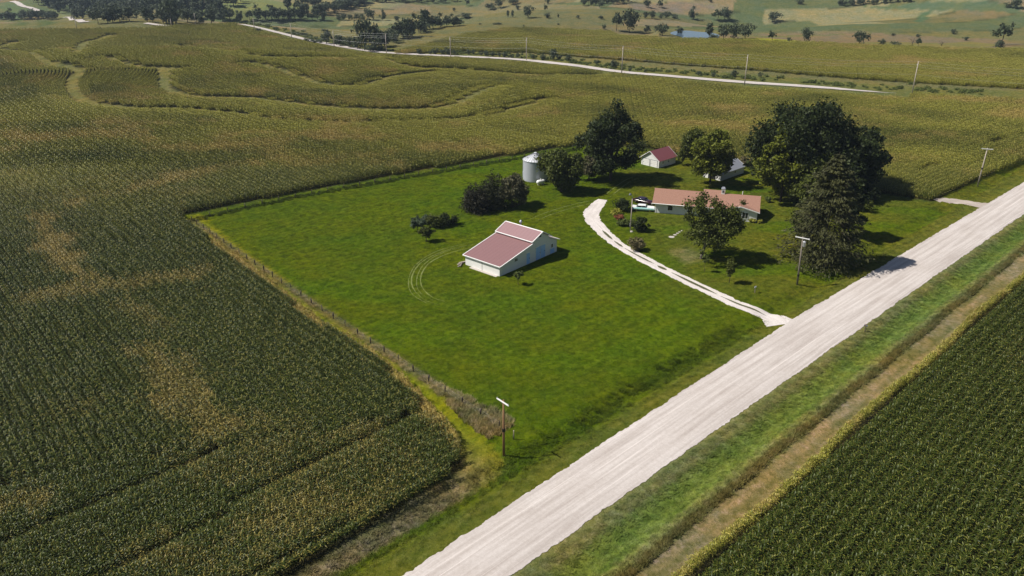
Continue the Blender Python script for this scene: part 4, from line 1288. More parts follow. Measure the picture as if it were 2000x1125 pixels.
# forward wing with its low front gable
WX0, WX1, WY = 15.6, HL + 0.05, -1.1
wm = (WX0 + WX1) / 2
mb = MB(); mb.prism([(WX0, -0.3), (WX0, 2.44), (wm, 3.45), (WX1, 2.44), (WX1, -0.3)], WY, -0.02); mb.build('wing_wall', M['siding'], house)
for sd in (-1, 1):
    ex = wm + sd * ((WX1 - WX0) / 2 + 0.5)
    A, Bv = Vector((ex, 0, 2.38)), Vector((wm, 0, 3.55))
    d = (Bv - A).normalized(); n = Vector((-d.z, 0, d.x)); n = n if n.z > 0 else -n
    y0, y1a, y1b = WY - 0.45, 0.25, 1.35
    bot = [A + Vector((0, y0, 0)), Bv + Vector((0, y0, 0)), Bv + Vector((0, 2.05, 0)), A + Vector((0, -0.5, 0))]
    if sd > 0: bot = bot[::-1]
    mb = MB(); mb.hexa(bot, [p + n * 0.1 for p in bot]); r = mb.build('wing_roof', M['house_roof'], house)
    MB().beam(A + Vector((0, y0, 0)) + n * 0.05, Bv + Vector((0, y0, 0)) + n * 0.05, 0.10, 0.2, n).build('rake_trim', M['white_trim'], r)
window(house, 20.0, 21.25, 0.75, 2.15, WY, bars=1)
window(house, 17.2, 18.4, 0.75, 2.15, WY, bars=1)
window(house, 2.95, 4.05, 0.85, 2.2, bars=0)
window(house, 9.6, 11.6, 0.75, 2.2, bars=2)
door(house, 7.6, 8.6, 0.05, 2.15, M['dark'], 'door_recess_shade')  # flush panel, its near-black colour stands for the shaded porch recess
door(house, 13.2, 14.1, 0.05, 2.1, M['white'], 'side_door')
mb = MB(); mb.box(0.02, 0.2, -0.06, 0.0, 0, 2.4); mb.build('corner_board', M['white_trim'], house)
# raised rear bay, chimney, vent pipe
mb = MB(); mb.box(10.9, 15.4, 5.2, 9.2, -0.3, 3.1); mb.build('rear_bay_wall', M['siding'], house)
yroof(house, 'rear_roof', 10.7, 15.6, (4.9, 4.3), (6.0, 4.82), 0.1, M['house_roof'], '')
yroof(house, 'rear_roof', 10.7, 15.6, (9.8, 2.9), (6.06, 4.82), 0.1, M['house_roof'], 'er')
mb = MB(); mb.box(14.75, 15.55, 3.75, 4.45, 4.2, 5.95); ch = mb.build('chimney', M['white'], house)
mb = MB(); mb.box(14.68, 15.62, 3.68, 4.52, 5.95, 6.05); mb.box(14.85, 15.45, 3.85, 4.35, 6.05, 6.3); mb.build('chimney_cap', M['galv'], ch)
mb = MB(); mb.box(14.95, 15.35, 3.70, 3.75, 5.1, 5.6); mb.build('chimney_vent', M['galv_dark'], ch)
mb = MB(); mb.lathe([(0.09, 4.4), (0.09, 5.5)], 8, (19.6, 4.5)); mb.build('vent_pipe', M['white_trim'], house)

# two-door garage
G0 = gp(1286.2, 328.6)
gar = place('garage', (G0[0], G0[1]), R(43.5), 'small white garage with two doors and a maroon roof')
GW, GL = 6.2, 8.0
footprint(gar, -0.4, GL + 0.3, -0.3, GW + 0.3)
mb = MB()
gp_ = [(0, -0.3), (GW, -0.3), (GW, 2.15), (GW / 2, 4.25), (0, 2.15)]
V = [(x, y, z) for x in (0, GL) for y, z in gp_]
mb.add(V, [(0, 4, 3, 2, 1), (5, 6, 7, 8, 9)] + [(i, (i + 1) % 5, (i + 1) % 5 + 5, i + 5) for i in range(5)])
mb.build('wall', M['siding'], gar)
yroof(gar, 'roof', -0.45, GL + 0.3, (-0.4, 1.98), (GW / 2, 4.36), 0.09, M['garage_roof'], 'r')
yroof(gar, 'roof', -0.45, GL + 0.3, (GW + 0.4, 1.98), (GW / 2 + 0.05, 4.36), 0.09, M['garage_roof'], 'r')
for y0, y1 in ((0.55, 2.85), (3.25, 5.6)):
    d_ = door(gar, y0, y1, 0.02, 1.92, M['white'], 'garage_door', 0.0, False, 'x', True)
    mb = MB()
    mb.box(-0.055, -0.003, y0 - 0.09, y0, 0, 2.0); mb.box(-0.055, -0.003, y1, y1 + 0.09, 0, 2.0); mb.box(-0.055, -0.003, y0 - 0.09, y1 + 0.09, 1.92, 2.02); mb.build('frame', M['galv_dark'], d_)
    for q in range(1, 4): MB().box(-0.058, -0.05, y0, y1, q * 0.48 - 0.012, q * 0.48 + 0.012).build('panel_joint', M['seam'], d_)
window(gar, 1.6, 2.2, 0.95, 1.55, bars=1); window(gar, 4.2, 4.8, 0.95, 1.55, bars=1)

# grey-roofed shed
S0 = gp(1452, 338) - 11.4 * Vector((math.cos(R(43.7)), math.sin(R(43.7)), 0))
shed = place('shed', (S0[0], S0[1]), R(43.7), 'white shed with grey metal roof half hidden by a tree')
SW, SL = 5.6, 11.4
footprint(shed, -0.3, SL + 0.3, -0.3, SW + 0.3)
mb = MB(); sp = [(0, -0.3), (SW, -0.3), (SW, 2.0), (SW / 2, 3.5), (0, 2.0)]
V = [(x, y, z) for x in (0, SL) for y, z in sp]
mb.add(V, [(0, 4, 3, 2, 1), (5, 6, 7, 8, 9)] + [(i, (i + 1) % 5, (i + 1) % 5 + 5, i + 5) for i in range(5)])
mb.build('wall', M['siding'], shed)
yroof(shed, 'roof', -0.3, SL + 0.35, (-0.35, 1.87), (SW / 2, 3.6), 0.09, M['shed_roof'], 'r')
yroof(shed, 'roof', -0.3, SL + 0.35, (SW + 0.35, 1.87), (SW / 2 + 0.05, 3.6), 0.09, M['shed_roof'], 'r')
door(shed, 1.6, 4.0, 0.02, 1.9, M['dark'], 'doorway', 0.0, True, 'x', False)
mb = MB(); mb.box(8.4, 9.0, 2.5, 3.1, 3.4, 4.05); mb.build('roof_vent', M['white_trim'], shed)
window(shed, 6.5, 7.3, 0.9, 1.6)

# grain bin
GB = gp(1046, 357)
binr = 3.28
bn = tag(empty('grain_bin', (GB[0], GB[1] + binr, float(terr(GB[0], GB[1] + binr))), 0), 'round galvanised steel grain bin with a ribbed cone roof', 'grain bin')
prof = []
for k_ in range(73):
    z = 5.55 * k_ / 72
    prof.append((binr + 0.028 * math.cos(k_ * math.pi), z - (0.25 if k_ == 0 else 0)))
mb = MB(); mb.lathe(prof, 48); mb.build('wall', M['galv'], bn, True)
mb = MB(); mb.lathe([(binr + 0.16, 5.50), (binr + 0.16, 5.58), (0.42, 7.28), (0.42, 7.34), (0.44, 7.36), (0.08, 7.52)], 48); mb.build('roof', M['galv_roof'], bn)
for k_ in range(26):
    t_ = 2 * math.pi * k_ / 26
    mb = MB(); mb.beam((math.cos(t_) * (binr + 0.17), math.sin(t_) * (binr + 0.17), 5.60), (math.cos(t_) * 0.46, math.sin(t_) * 0.46, 7.29), 0.05, 0.07, (0, 0, 1))
    mb.build('roof_rib', M['galv_rib'], bn)
mb = MB()
for sd in (-0.22, 0.22): mb.tube([(-binr - 0.14, sd, 0.2), (-binr - 0.14, sd, 5.6)], 0.025, 5)
for k_ in range(17): mb.tube([(-binr - 0.14, -0.22, 0.4 + k_ * 0.31), (-binr - 0.14, 0.22, 0.4 + k_ * 0.31)], 0.018, 5)
mb.build('ladder', M['galv'], bn)
mb = MB(); mb.box(-2.35, -1.95, -1.25, -0.9, 6.05, 6.42); mb.build('roof_hatch', M['galv_roof'], bn)
mb = MB(); mb.box(-binr - 0.09, -binr + 0.05, 0.6, 1.5, 0.5, 1.9); mb.build('bin_door', M['galv_roof'], bn)
BARE.append([(GB[0] + 3.4 * math.cos(a_), GB[1] + binr + 3.4 * math.sin(a_)) for a_ in np.linspace(0, 6.28, 20)[:-1]])
# propane tank
PT = gp(1056, 361)
pt = tag(empty('propane_tank', PT, R(30)), 'white propane tank lying at the foot of the bin tree', 'tank')
pr_ = [(0.02, -1.25), (0.3, -1.2), (0.5, -1.0), (0.58, -0.7), (0.58, 0.7), (0.5, 1.0), (0.3, 1.2), (0.02, 1.25)]
mb = MB(); mb.lathe(pr_, 20); o = mb.build('shell', M['cream'], pt, True); o.rotation_euler = (0, R(90), 0); o.location = (0, 0, 0.85)
for sx in (-0.7, 0.7):
    MB().box(sx - 0.08, sx + 0.08, -0.4, 0.4, -0.1, 0.42).build('leg', M['concrete'], pt)
MB().lathe([(0.14, 1.40), (0.16, 1.62), (0.1, 1.68)], 10).build('valve_cover', M['cream'], pt)

# ------------------------------------------------------------------ vehicles
def sedan(P, ang, body, roof, label, long=5.3, lowtone=None):
    root = tag(empty('parked_car', P, ang), label, 'car')
    L2 = long / 2
    def loft(st, name, mat, parent):
        """stations (x, halfwidth, z0, z1, crown) joined as a skin"""
        V, F = [], []
        k_ = 12
        for x, w, z0, z1, cr_ in st:
            sec = [(-w * 0.86, z0), (-w, z0 + (z1 - z0) * 0.22), (-w, z0 + (z1 - z0) * 0.68), (-w * 0.93, z1 - (z1 - z0) * 0.08), (-w * 0.75, z1 + cr_ * 0.55), (-w * 0.3, z1 + cr_)]
            sec = sec + [(-a_, b_) for a_, b_ in sec[::-1]]
            V += [(x, a_, b_) for a_, b_ in sec]
        for i in range(len(st) - 1):
            for j in range(k_):
                F.append((i * k_ + j, (i + 1) * k_ + j, (i + 1) * k_ + (j + 1) % k_, i * k_ + (j + 1) % k_))
        F.append(tuple(range(k_ - 1, -1, -1))); F.append(tuple((len(st) - 1) * k_ + j for j in range(k_)))
        return MB().add(V, F).build(name, mat, parent, True)
    b_ = loft([(-L2, 0.72, 0.42, 0.72, 0.03), (-L2 + 0.25, 0.86, 0.34, 0.86, 0.04), (-L2 + 1.1, 0.93, 0.30, 0.94, 0.05), (-0.6, 0.94, 0.28, 0.95, 0.03), (0.7, 0.94, 0.28, 0.95, 0.04), (L2 - 0.9, 0.93, 0.30, 0.93, 0.07), (L2 - 0.2, 0.88, 0.36, 0.86, 0.06), (L2, 0.78, 0.44, 0.74, 0.02)], 'body', body, root)
    if lowtone is not None:
        # upper panels in the second colour: bonnet and boot decks
        for x0, x1, nm in ((0.95, L2 - 0.12, 'bonnet'), (-L2 + 0.12, -1.45, 'boot_lid')):
            MB().hexa([(x0, -0.90, 0.80), (x1, -0.84, 0.74), (x1, 0.84, 0.74), (x0, 0.90, 0.80)], [(x0, -0.80, 1.065), (x1, -0.72, 0.985), (x1, 0.72, 0.985), (x0, 0.80, 1.065)]).build(nm, lowtone, root, bevel=0.03)
    g = loft([(-1.62, 0.70, 0.93, 0.98, 0.0), (-1.15, 0.78, 0.93, 1.36, 0.02), (0.45, 0.78, 0.93, 1.38, 0.02), (1.02, 0.72, 0.93, 0.98, 0.0)], 'glasshouse', M['glass'], root)
    loft([(-1.30, 0.68, 1.36, 1.40, 0.03), (-1.05, 0.76, 1.38, 1.46, 0.05), (0.30, 0.76, 1.39, 1.46, 0.05), (0.56, 0.68, 1.36, 1.40, 0.03)], 'roof', roof, root)
    for sy in (-1, 1):
        for xa, xb in ((-1.55, -1.18), (-0.36, -0.30), (0.96, 0.48)):
            MB().beam((xa, sy * 0.755, 0.95), (xb, sy * 0.745, 1.40), 0.06, 0.06, (0, 1, 0)).build('roof_pillar', roof, g)
        for x in (-1.62, 1.62):
            w = MB().lathe([(0.14, -0.10), (0.33, -0.10), (0.345, 0.0), (0.33, 0.10), (0.14, 0.10)], 18).build('wheel', M['rubber'], root, True)
            w.location = (x, sy * 0.83, 0.335); w.rotation_euler = (R(90), 0, 0)
            MB().lathe([(0.20, -0.112), (0.20, 0.112), (0.05, 0.13)], 14).build('hubcap', M['chrome'], w)
        h_ = MB().lathe([(0.11, 0.0), (0.12, 0.06), (0.03, 0.09)], 12).build('headlight', M['lamp'], root)
        h_.location = (L2 - 0.05, sy * 0.62, 0.68); h_.rotation_euler = (0, R(90), 0)
        MB().box(-L2 - 0.02, -L2 + 0.08, sy * 0.62 - 0.08, sy * 0.62 + 0.08, 0.55, 0.75).build('tail_light', M['lf_red'], root)
    MB().box(L2 - 0.02, L2 + 0.13, -0.88, 0.88, 0.40, 0.54).build('front_bumper', M['chrome'], root, bevel=0.03)
    MB().box(-L2 - 0.13, -L2 + 0.02, -0.88, 0.88, 0.40, 0.54).build('rear_bumper', M['chrome'], root, bevel=0.03)
    MB().box(L2 - 0.06, L2 + 0.04, -0.48, 0.48, 0.56, 0.72).build('grille', M['chrome'], root)
    return root
sedan(gp(1256, 411), R(-12), M['turq'], M['cream'], 'old turquoise and white sedan parked beside the house', 5.5, M['cream'])
sedan(gp(1256, 397), R(-38), M['maroon'], M['violet'], 'dark maroon sedan parked behind the turquoise car', 5.4)

# ------------------------------------------------------------------ poles, fences, mailboxes, stones
def power_pole(P, h, arm_dir, label, mat='wood_pole', arm=2.2, lean=(0, 0), transformer=False, band=True, r=0.15):
    root = tag(empty('utility_pole', P), label, 'utility pole')
    top = Vector((lean[0], lean[1], h))
    MB().tube([(0, 0, -0.4), top * 0.5, top], [r * 1.15, r, r * 0.72], 10).build('pole', M[mat], root, True)
    d = Vector((math.cos(arm_dir), math.sin(arm_dir), 0))
    c = top - Vector((0, 0, 0.25)) + Vector((-d.y, d.x, 0)) * -r * 0.9
    ar = MB().beam(c - d * arm / 2, c + d * arm / 2, 0.11, 0.15).build('crossarm', M['white_trim'], root)
    for f in (-0.46, 0.46):
        MB().lathe([(0.03, 0.05), (0.055, 0.12), (0.05, 0.2), (0.02, 0.24)], 8).build('insulator', M['porcelain'], ar, loc=c + d * arm * f)
    for f in (-0.25, 0.25):
        MB().beam(c + d * arm * f, top - Vector((0, 0, 0.8)), 0.03, 0.03).build('brace', M['galv_dark'], root)
    if band:
        z = h * 0.47 if not transformer else h * 0.2
        pz_ = top * (z / h)
        MB().lathe([(r * 1.45, -0.22), (r * 1.5, 0.0), (r * 1.45, 0.22)], 10).build('band', M['black'], root, loc=pz_)
    if transformer:
        pz_ = top * 0.86 + Vector((0.28, -0.30, 0))
        tr = MB().lathe([(0.22, -0.5), (0.26, -0.46), (0.26, 0.36), (0.28, 0.38), (0.24, 0.5)], 14).build('transformer', M['galv_roof'], root, True, loc=pz_)
        MB().lathe([(0.04, 0.5), (0.05, 0.72)], 8).build('bushing', M['porcelain'], tr)
    return root
P = gp(984, 890); power_pole(P, height_at(P, 781), R(-50), 'brown utility pole with white crossarm at the near lawn corner', arm=2.3)
P = gp(1557, 556); power_pole(P, height_at(P, 462), R(-36), 'grey utility pole with a can transformer beside the spruce', 'grey_wood', 2.6, (-0.35, 0), True)
P = gp(1909, 364); power_pole(P, height_at(P, 289), R(-18), 'pale leaning utility pole at the far right corn edge', 'pale_wood', 2.7, (0.15, 0))
P = gp(1231, 452)
root = tag(empty('yard_light_pole', P), 'pale yard light pole on the lawn beside the house', 'light pole')
hh = height_at(P, 384)
MB().tube([(0, 0, -0.3), (0, 0, hh)], [0.13, 0.09], 8).build('pole', M['pale_wood'], root, True)
MB().tube([(0, 0, hh - 0.2), (-0.25, -0.1, hh + 0.45), (-0.5, -0.2, hh + 0.6)], 0.04, 6).build('bracket', M['galv'], root)
o = MB().lathe([(0.30, 0.0), (0.34, 0.12), (0.20, 0.34), (0.1, 0.42)], 12).build('lamp_head', M['galv_dark'], root, loc=(-0.55, -0.22, hh + 0.42))
MB().box(-0.2, 0.05, 0.1, 0.25, 1.2, 1.9).build('meter_box', M['galv'], root)
MB().lathe([(0.34, 0.0), (0.3, 0.25), (0.1, 0.34)], 9).build('base_stone', M['concrete'], root, loc=(0.25, -0.35, -0.05))

def far_pole(x, yb, yt, lab):
    P = gp(x, yb); h = height_at(P, yt)
    root = tag(empty('power_pole', P), lab, 'power pole', 'power poles along the far road')
    MB().tube([(0, 0, -0.5), (0, 0, h)], [0.24, 0.16], 7).build('pole', M['pale_wood'], root, True)
    for f, z in ((0.5, h - 0.1), (-0.5, h - 1.3), (0.5, h - 2.4)):
        MB().beam((0, 0, z), (0.9 * f, 0.9 * abs(f) * 0.8, z + 0.1), 0.1, 0.14).build('insulator_arm', M['porcelain'], root)
    return P, h
FP = [(2190, 214, 140, None), (1781, 184, 120, 'far road power pole standing furthest right'), (1454, 166, 107, 'second far road power pole from the right'), (1214, 146, 90, 'third far road power pole from the right'),
      (1028, 118, 74, 'fourth far road power pole from the right'), (880, 110, 72, 'fifth far road power pole from the right, past the brush'), (755, 104, 66, 'sixth far road power pole, in front of the creek trees'),
      (653, 94, 59, 'far road power pole near the single round creek tree'), (570, 76, 46, 'far road power pole on the climbing stretch'), (497, 58, 36, 'far road power pole at the top of the climb'),
      (383, 52, 26, 'tall power pole before the left wood'), (335, 51, 36, 'short power pole at the foot of the left wood'), (150, 56, 38, 'lone power pole on the crest at far left')]
tops = []
for x, yb, yt, lb in FP:
    if lb is None:
        P = gp(x, yb); tops.append((P, 13.0)); continue
    tops.append(far_pole(x, yb, yt, lb))
for wi, (off, dz, nm) in enumerate(((0.5, 0.0, 'topmost'), (-0.5, -1.2, 'middle'), (0.5, -2.3, 'lower'), (0.0, -5.2, 'lowest'))):
    mb = MB()
    for (P, h), (P2, h2) in zip(tops[:9], tops[1:10]):
        a_, b_ = P + Vector((0.8 * off, 0.6 * off, h + dz)), P2 + Vector((0.8 * off, 0.6 * off, h2 + dz))
        pts = [a_.lerp(b_, f) - Vector((0, 0, 4 * (0.012 * (b_ - a_).length) * f * (1 - f))) for f in np.linspace(0, 1, 15)]
        mb.tube(pts, 0.018, 4, cap=False)
    o = mb.build('power_line', M['line'])
    tag(o, nm + ' wire strung between the poles along the far road', 'power line')

# wire fences: posts and strands
def fence(line, spacing, label, seed, h=1.15):
    r_ = np.random.default_rng(seed)
    P = spline(line, 0.25)
    arc = np.concatenate([[0], np.cumsum(np.linalg.norm(np.diff(P, axis=0), axis=1))])
    z0 = float(terr(P[0, 0], P[0, 1]))
    root = tag(empty('wire_fence', (P[0, 0], P[0, 1], z0)), label, 'fence')
    at_ = np.arange(0, arc[-1] + 0.1, spacing)
    xs, ys = np.interp(at_, arc, P[:, 0]), np.interp(at_, arc, P[:, 1])
    zs = terr(xs, ys)
    meshes = []
    for k_ in range(4):
        mb = MB(); w = 0.085 + 0.02 * k_
        mb.tube([(0, 0, -0.25), (r_.normal(0, 0.03), r_.normal(0, 0.03), h * 0.6), (r_.normal(0, 0.06), r_.normal(0, 0.06), h + r_.normal(0, 0.08))], [w, w * 0.95, w * 0.85], 7)
        o = mb.build('post', M['post_wood'], root, True); meshes.append(o.data); bpy.data.objects.remove(o)
    tp = []
    for k_ in range(len(at_)):
        o = bpy.data.objects.new('post', meshes[int(r_.integers(0, 4))]); COL.objects.link(o); o.parent = root
        o.location = (xs[k_] - P[0, 0], ys[k_] - P[0, 1], zs[k_] - z0)
        o.rotation_euler = (r_.normal(0, 0.04), r_.normal(0, 0.04), r_.uniform(0, 6))
        tp.append(Vector(o.location))
    for zz in (0.3, 0.62, 0.95):
        MB().tube([p + Vector((0, 0, zz)) for p in tp], 0.004, 4).build('wire', M['wire'], root)
    return root
fence(FENCE_W, 4.0, 'wire fence with dark posts along the west lawn edge', 1)
fence(FENCE_N, 4.4, 'wire fence with thin posts along the back lawn edge', 2, 1.2)

def mailbox(P, ang, label, post, box, name='mailbox'):
    root = tag(empty(name, P, ang), label, 'mailbox')
    MB().box(-0.05, 0.05, -0.05, 0.05, -0.25, 1.08).build('post', M[post], root)
    MB().box(-0.24, 0.30, -0.09, 0.09, 1.03, 1.08).build('shelf', M[post], root)
    prof_ = [(-0.1, 1.08), (0.1, 1.08), (0.1, 1.22)] + [(0.1 * math.cos(a_), 1.22 + 0.1 * math.sin(a_)) for a_ in np.linspace(0.3, 2.84, 7)] + [(-0.1, 1.22)]
    n_ = len(prof_)
    V = [(x, y, z) for x in (-0.26, 0.28) for y, z in prof_]
    mb = MB().add(V, [tuple(range(n_ - 1, -1, -1)), tuple(range(n_, 2 * n_))] + [(i, (i + 1) % n_, (i + 1) % n_ + n_, i + n_) for i in range(n_)])
    bx = mb.build('box', M[box], root)
    MB().box(0.02, 0.1, 0.102, 0.115, 1.2, 1.45).build('flag', M['lf_red'], bx)
mailbox(Vector((*from_sn(sn(*gp(1662, 642)[:2])[0] + 0.6, 43.3), 0)) + Vector((0, 0, float(terr(*from_sn(sn(*gp(1662, 642)[:2])[0] + 0.6, 43.3))))), R(134), 'grey mailbox on a post across the road from the drive', 'post_wood', 'galv_dark')
mailbox(gp(1474, 572), R(44), 'small pale box on a post near the drive entrance', 'grey_wood', 'galv', 'box_post')
P = gp(1003, 858)
root = tag(empty('marker_post', P), 'short weathered post standing alone near the brown utility pole', 'post')
MB().tube([(0, 0, -0.3), (0.03, 0, 0.7), (0.02, 0.02, 1.3)], [0.09, 0.085, 0.07], 8).build('post', M['grey_wood'], root, True)
MB().tube([(0.02, 0.02, 1.3), (0.02, 0.02, 1.36)], [0.09, 0.06], 8).build('cap', M['pale_wood'], root)
# flagstones of the garden path
for k_, (x, y, sz, rr) in enumerate(((1311, 463, 1.25, 0.2), (1318, 459, 0.75, 0.5), (1323, 456, 0.6, 0.1), (1327, 453.5, 0.55, 0.7), (1332, 451, 0.5, 0.3))):
    P = gp(x, y); q = np.random.default_rng(k_ + 5)
    pts = [(math.cos(t_) * sz * 0.55 * q.uniform(0.8, 1.15), math.sin(t_) * sz * 0.5 * q.uniform(0.8, 1.15)) for t_ in np.linspace(0, 6.283, 9)[:-1]]
    n_ = len(pts)
    mb = MB().add([(a_, b_, -0.06) for a_, b_ in pts] + [(a_, b_, 0.07) for a_, b_ in pts], [tuple(range(n_ - 1, -1, -1)), tuple(range(n_, 2 * n_))] + [(i, (i + 1) % n_, (i + 1) % n_ + n_, i + n_) for i in range(n_)])
    o = mb.build('flagstone', M['concrete']); o.location = P; o.rotation_euler = (0, 0, rr)
    if k_ == 0: tag(o, 'largest pale flagstone at the near end of the garden path', 'flagstone', 'flagstones of the garden path')
    else: tag(o, 'small pale flagstone in the garden path behind the largest one', 'flagstone', 'flagstones of the garden path')

# ------------------------------------------------------------------ far trees
def far_proto(seed, kind):
    r_ = np.random.default_rng(seed)
    h, cr = 10.0, {'round': 4.6, 'tall': 3.4, 'wide': 6.0, 'bush': 5.5, 'dead': 4.6, 'airy': 4.8}[kind]
    base = {'round': 1.2, 'tall': 1.0, 'wide': 1.4, 'bush': 0.0, 'dead': 1.5, 'airy': 2.2}[kind]
    cl = crown_clumps(h, cr, base, r_, {'dead': 30, 'airy': 16}.get(kind, 22), big={'dead': 0.3, 'airy': 0.26}.get(kind, 0.34))
    n = {'dead': 420, 'airy': 620}.get(kind, 900)
    V = leaf_quads(cl, n, 0.62 if kind != 'dead' else 0.4, r_, 0.4, (0.6, 1.08), 0.62 if kind != 'dead' else 0.15)
    nq = len(V)
    mb = MB(); limbs(mb, 0, h * 0.6, cl[::4], 0.28, r_)
    tv, tf = mb.v, [f for f in mb.f if len(f) == 4]
    VV = np.concatenate([V.reshape(-1, 3), np.array(tv)])
    F = np.concatenate([np.arange(nq * 4).reshape(nq, 4), np.array(tf) + nq * 4])
    me = fast_mesh('far_tree', VV, F)
    me.materials.append(M[{'dead': 'lf_dead', 'airy': 'lf_far2', 'bush': 'lf_far'}.get(kind, 'lf_far')]); me.materials.append(M['bark'])
    mi = np.zeros(len(F), np.int32); mi[nq:] = 1
    me.polygons.foreach_set('material_index', mi)
    return me
FT = {k_: [far_proto(500 + 10 * i + j, k_) for j in range(3)] for i, k_ in enumerate(('round', 'tall', 'wide', 'bush', 'dead', 'airy'))}
FR = random.Random(9)
def far_tree(x, yb, hp, kind, label, group=None, rp=None, cat='tree', name=None):
    P = gp(x, yb)
    m_ = mpp(P)
    sz = hp * m_ * 1.3 / 10.0
    sx = sz * FR.uniform(0.92, 1.12)
    if rp is not None: sx = rp * m_ * 1.12 / {'round': 4.6, 'tall': 3.4, 'wide': 6.0, 'bush': 5.5, 'dead': 4.6, 'airy': 4.8}[kind]
    nm = name or {'bush': 'shrub', 'dead': 'bare_tree'}.get(kind, 'broadleaf_tree')
    o = bpy.data.objects.new(nm, FR.choice(FT[kind])); COL.objects.link(o)
    o.location = P; o.scale = (sx, sx, sz); o.rotation_euler = (0, 0, FR.uniform(0, 6.28))
    return tag(o, label, cat, group)
K3 = ('round', 'wide', 'airy', 'round', 'tall', 'airy')
def WL(row):
    kd = FR.choice(K3)
    return kd, '%s tree in the %s of the upper left hillside wood' % ({'round': 'rounded', 'wide': 'broad', 'tall': 'slim', 'airy': 'paler'}[kd], ('top row', 'upper slope', 'upper middle', 'middle', 'lower middle', 'lower slope', 'front edge')[row]), WOOD
WOOD = 'trees of the hillside wood at upper left'
for row, (y, x0, x1, st, hp) in enumerate(((5, 66, 480, 17, 20), (11, 80, 470, 17, 20), (17, 95, 440, 17, 20), (24, 112, 440, 17, 20), (30, 150, 420, 17, 19), (37, 145, 430, 18, 18), (44, 196, 480, 16, 19))):
    x = x0
    while x < x1:
        if not (row == 6 and 255 < x < 275):
            far_tree(x + FR.uniform(-5, 5), y + FR.uniform(-2.5, 2.5), hp * FR.uniform(0.8, 1.25), *WL(row))
        x += st * FR.uniform(0.8, 1.2)
far_tree(336, 49, 46, 'wide', 'tallest dark tree at the front of the upper left wood', rp=20)
for x in range(2, 116, 9): far_tree(x + FR.uniform(-3, 3), 38 + FR.uniform(-1, 1), 12 * FR.uniform(0.7, 1.3), FR.choice(('round', 'bush', 'wide')), 'low tree in the hedge line beyond the far left crest', 'trees of the far left hedge line')
for x, y, hp in ((488, 40, 16), (505, 40, 20), (519, 40, 16), (531, 40, 22), (545, 40, 20), (556, 40, 15), (562, 22, 22), (566, 38, 16), (575, 39, 18), (586, 38, 20), (596, 30, 20), (610, 40, 14), (620, 38, 18), (632, 40, 14), (582, 24, 20)):
    far_tree(x, y, hp, FR.choice(K3), 'tree in the line along the far side of the left hill', 'trees along the far side of the left hill')
for k_ in range(30):
    f = FR.random(); x = 618 + 95 * f + FR.uniform(-8, 8); y = 30 - 24 * f + FR.uniform(-4, 6)
    far_tree(x, max(y, 2), 14 * FR.uniform(0.8, 1.3), FR.choice(K3), 'tree in the far grove running up the upper left hillside', 'trees of the far upper grove')
for k_ in range(16): far_tree(580 + FR.uniform(0, 45), FR.uniform(4, 9), 8, 'round', 'small tree on the far skyline hill at upper left', 'small trees on the far hill')
for k_ in range(26): far_tree(712 + 190 * k_ / 26 + FR.uniform(-3, 3), FR.uniform(2, 6), 9, FR.choice(K3), 'tree in the thin line along the top edge of the picture', 'trees along the far top ridge')
CREEK = 'trees of the creek line beyond the far road'
far_tree(638, 86, 21, 'round', 'single round dark tree left of the creek line', rp=12)
for x, y, hp, rp, kd in ((664, 90, 18, 11, 'round'), (682, 93, 17, 11, 'wide'), (698, 96, 20, 11, 'round'), (735, 99, 26, 12, 'round'), (745, 92, 28, 12, 'round'), (762, 80, 20, 13, 'wide'), (776, 76, 24, 13, 'round'), (790, 74, 30, 15, 'wide'), (805, 72, 30, 14, 'round'), (818, 65, 22, 12, 'wide'), (846, 56, 20, 12, 'wide'), (860, 53, 18, 11, 'round'), (873, 52, 17, 10, 'wide'), (886, 51, 16, 10, 'round'), (898, 50, 10, 8, 'bush'), (755, 90, 18, 12, 'bush'), (770, 84, 16, 12, 'bush'), (797, 76, 14, 12, 'bush'), (830, 62, 14, 12, 'bush')):
    far_tree(x, y, hp, kd, 'dark tree in the creek line beyond the far road', CREEK, rp)
far_tree(714, 97, 49, 'wide', 'tallest pale green tree of the creek line by the far road', rp=22)
far_tree(832, 58, 32, 'tall', 'tall tree standing above the right part of the creek line', rp=13)
far_tree(724, 101, 12, 'bush', 'round bright shrub in front of the tallest creek tree', rp=10, cat='shrub')
for x, y, hp, kd in ((662, 39, 9, 'bush'), (672, 39, 10, 'bush'), (684, 39, 9, 'round'), (697, 39, 9, 'bush'), (708, 39, 9, 'bush')):
    far_tree(x, y, hp, kd, 'low tree in the short row above the creek line', 'low trees of the short row')
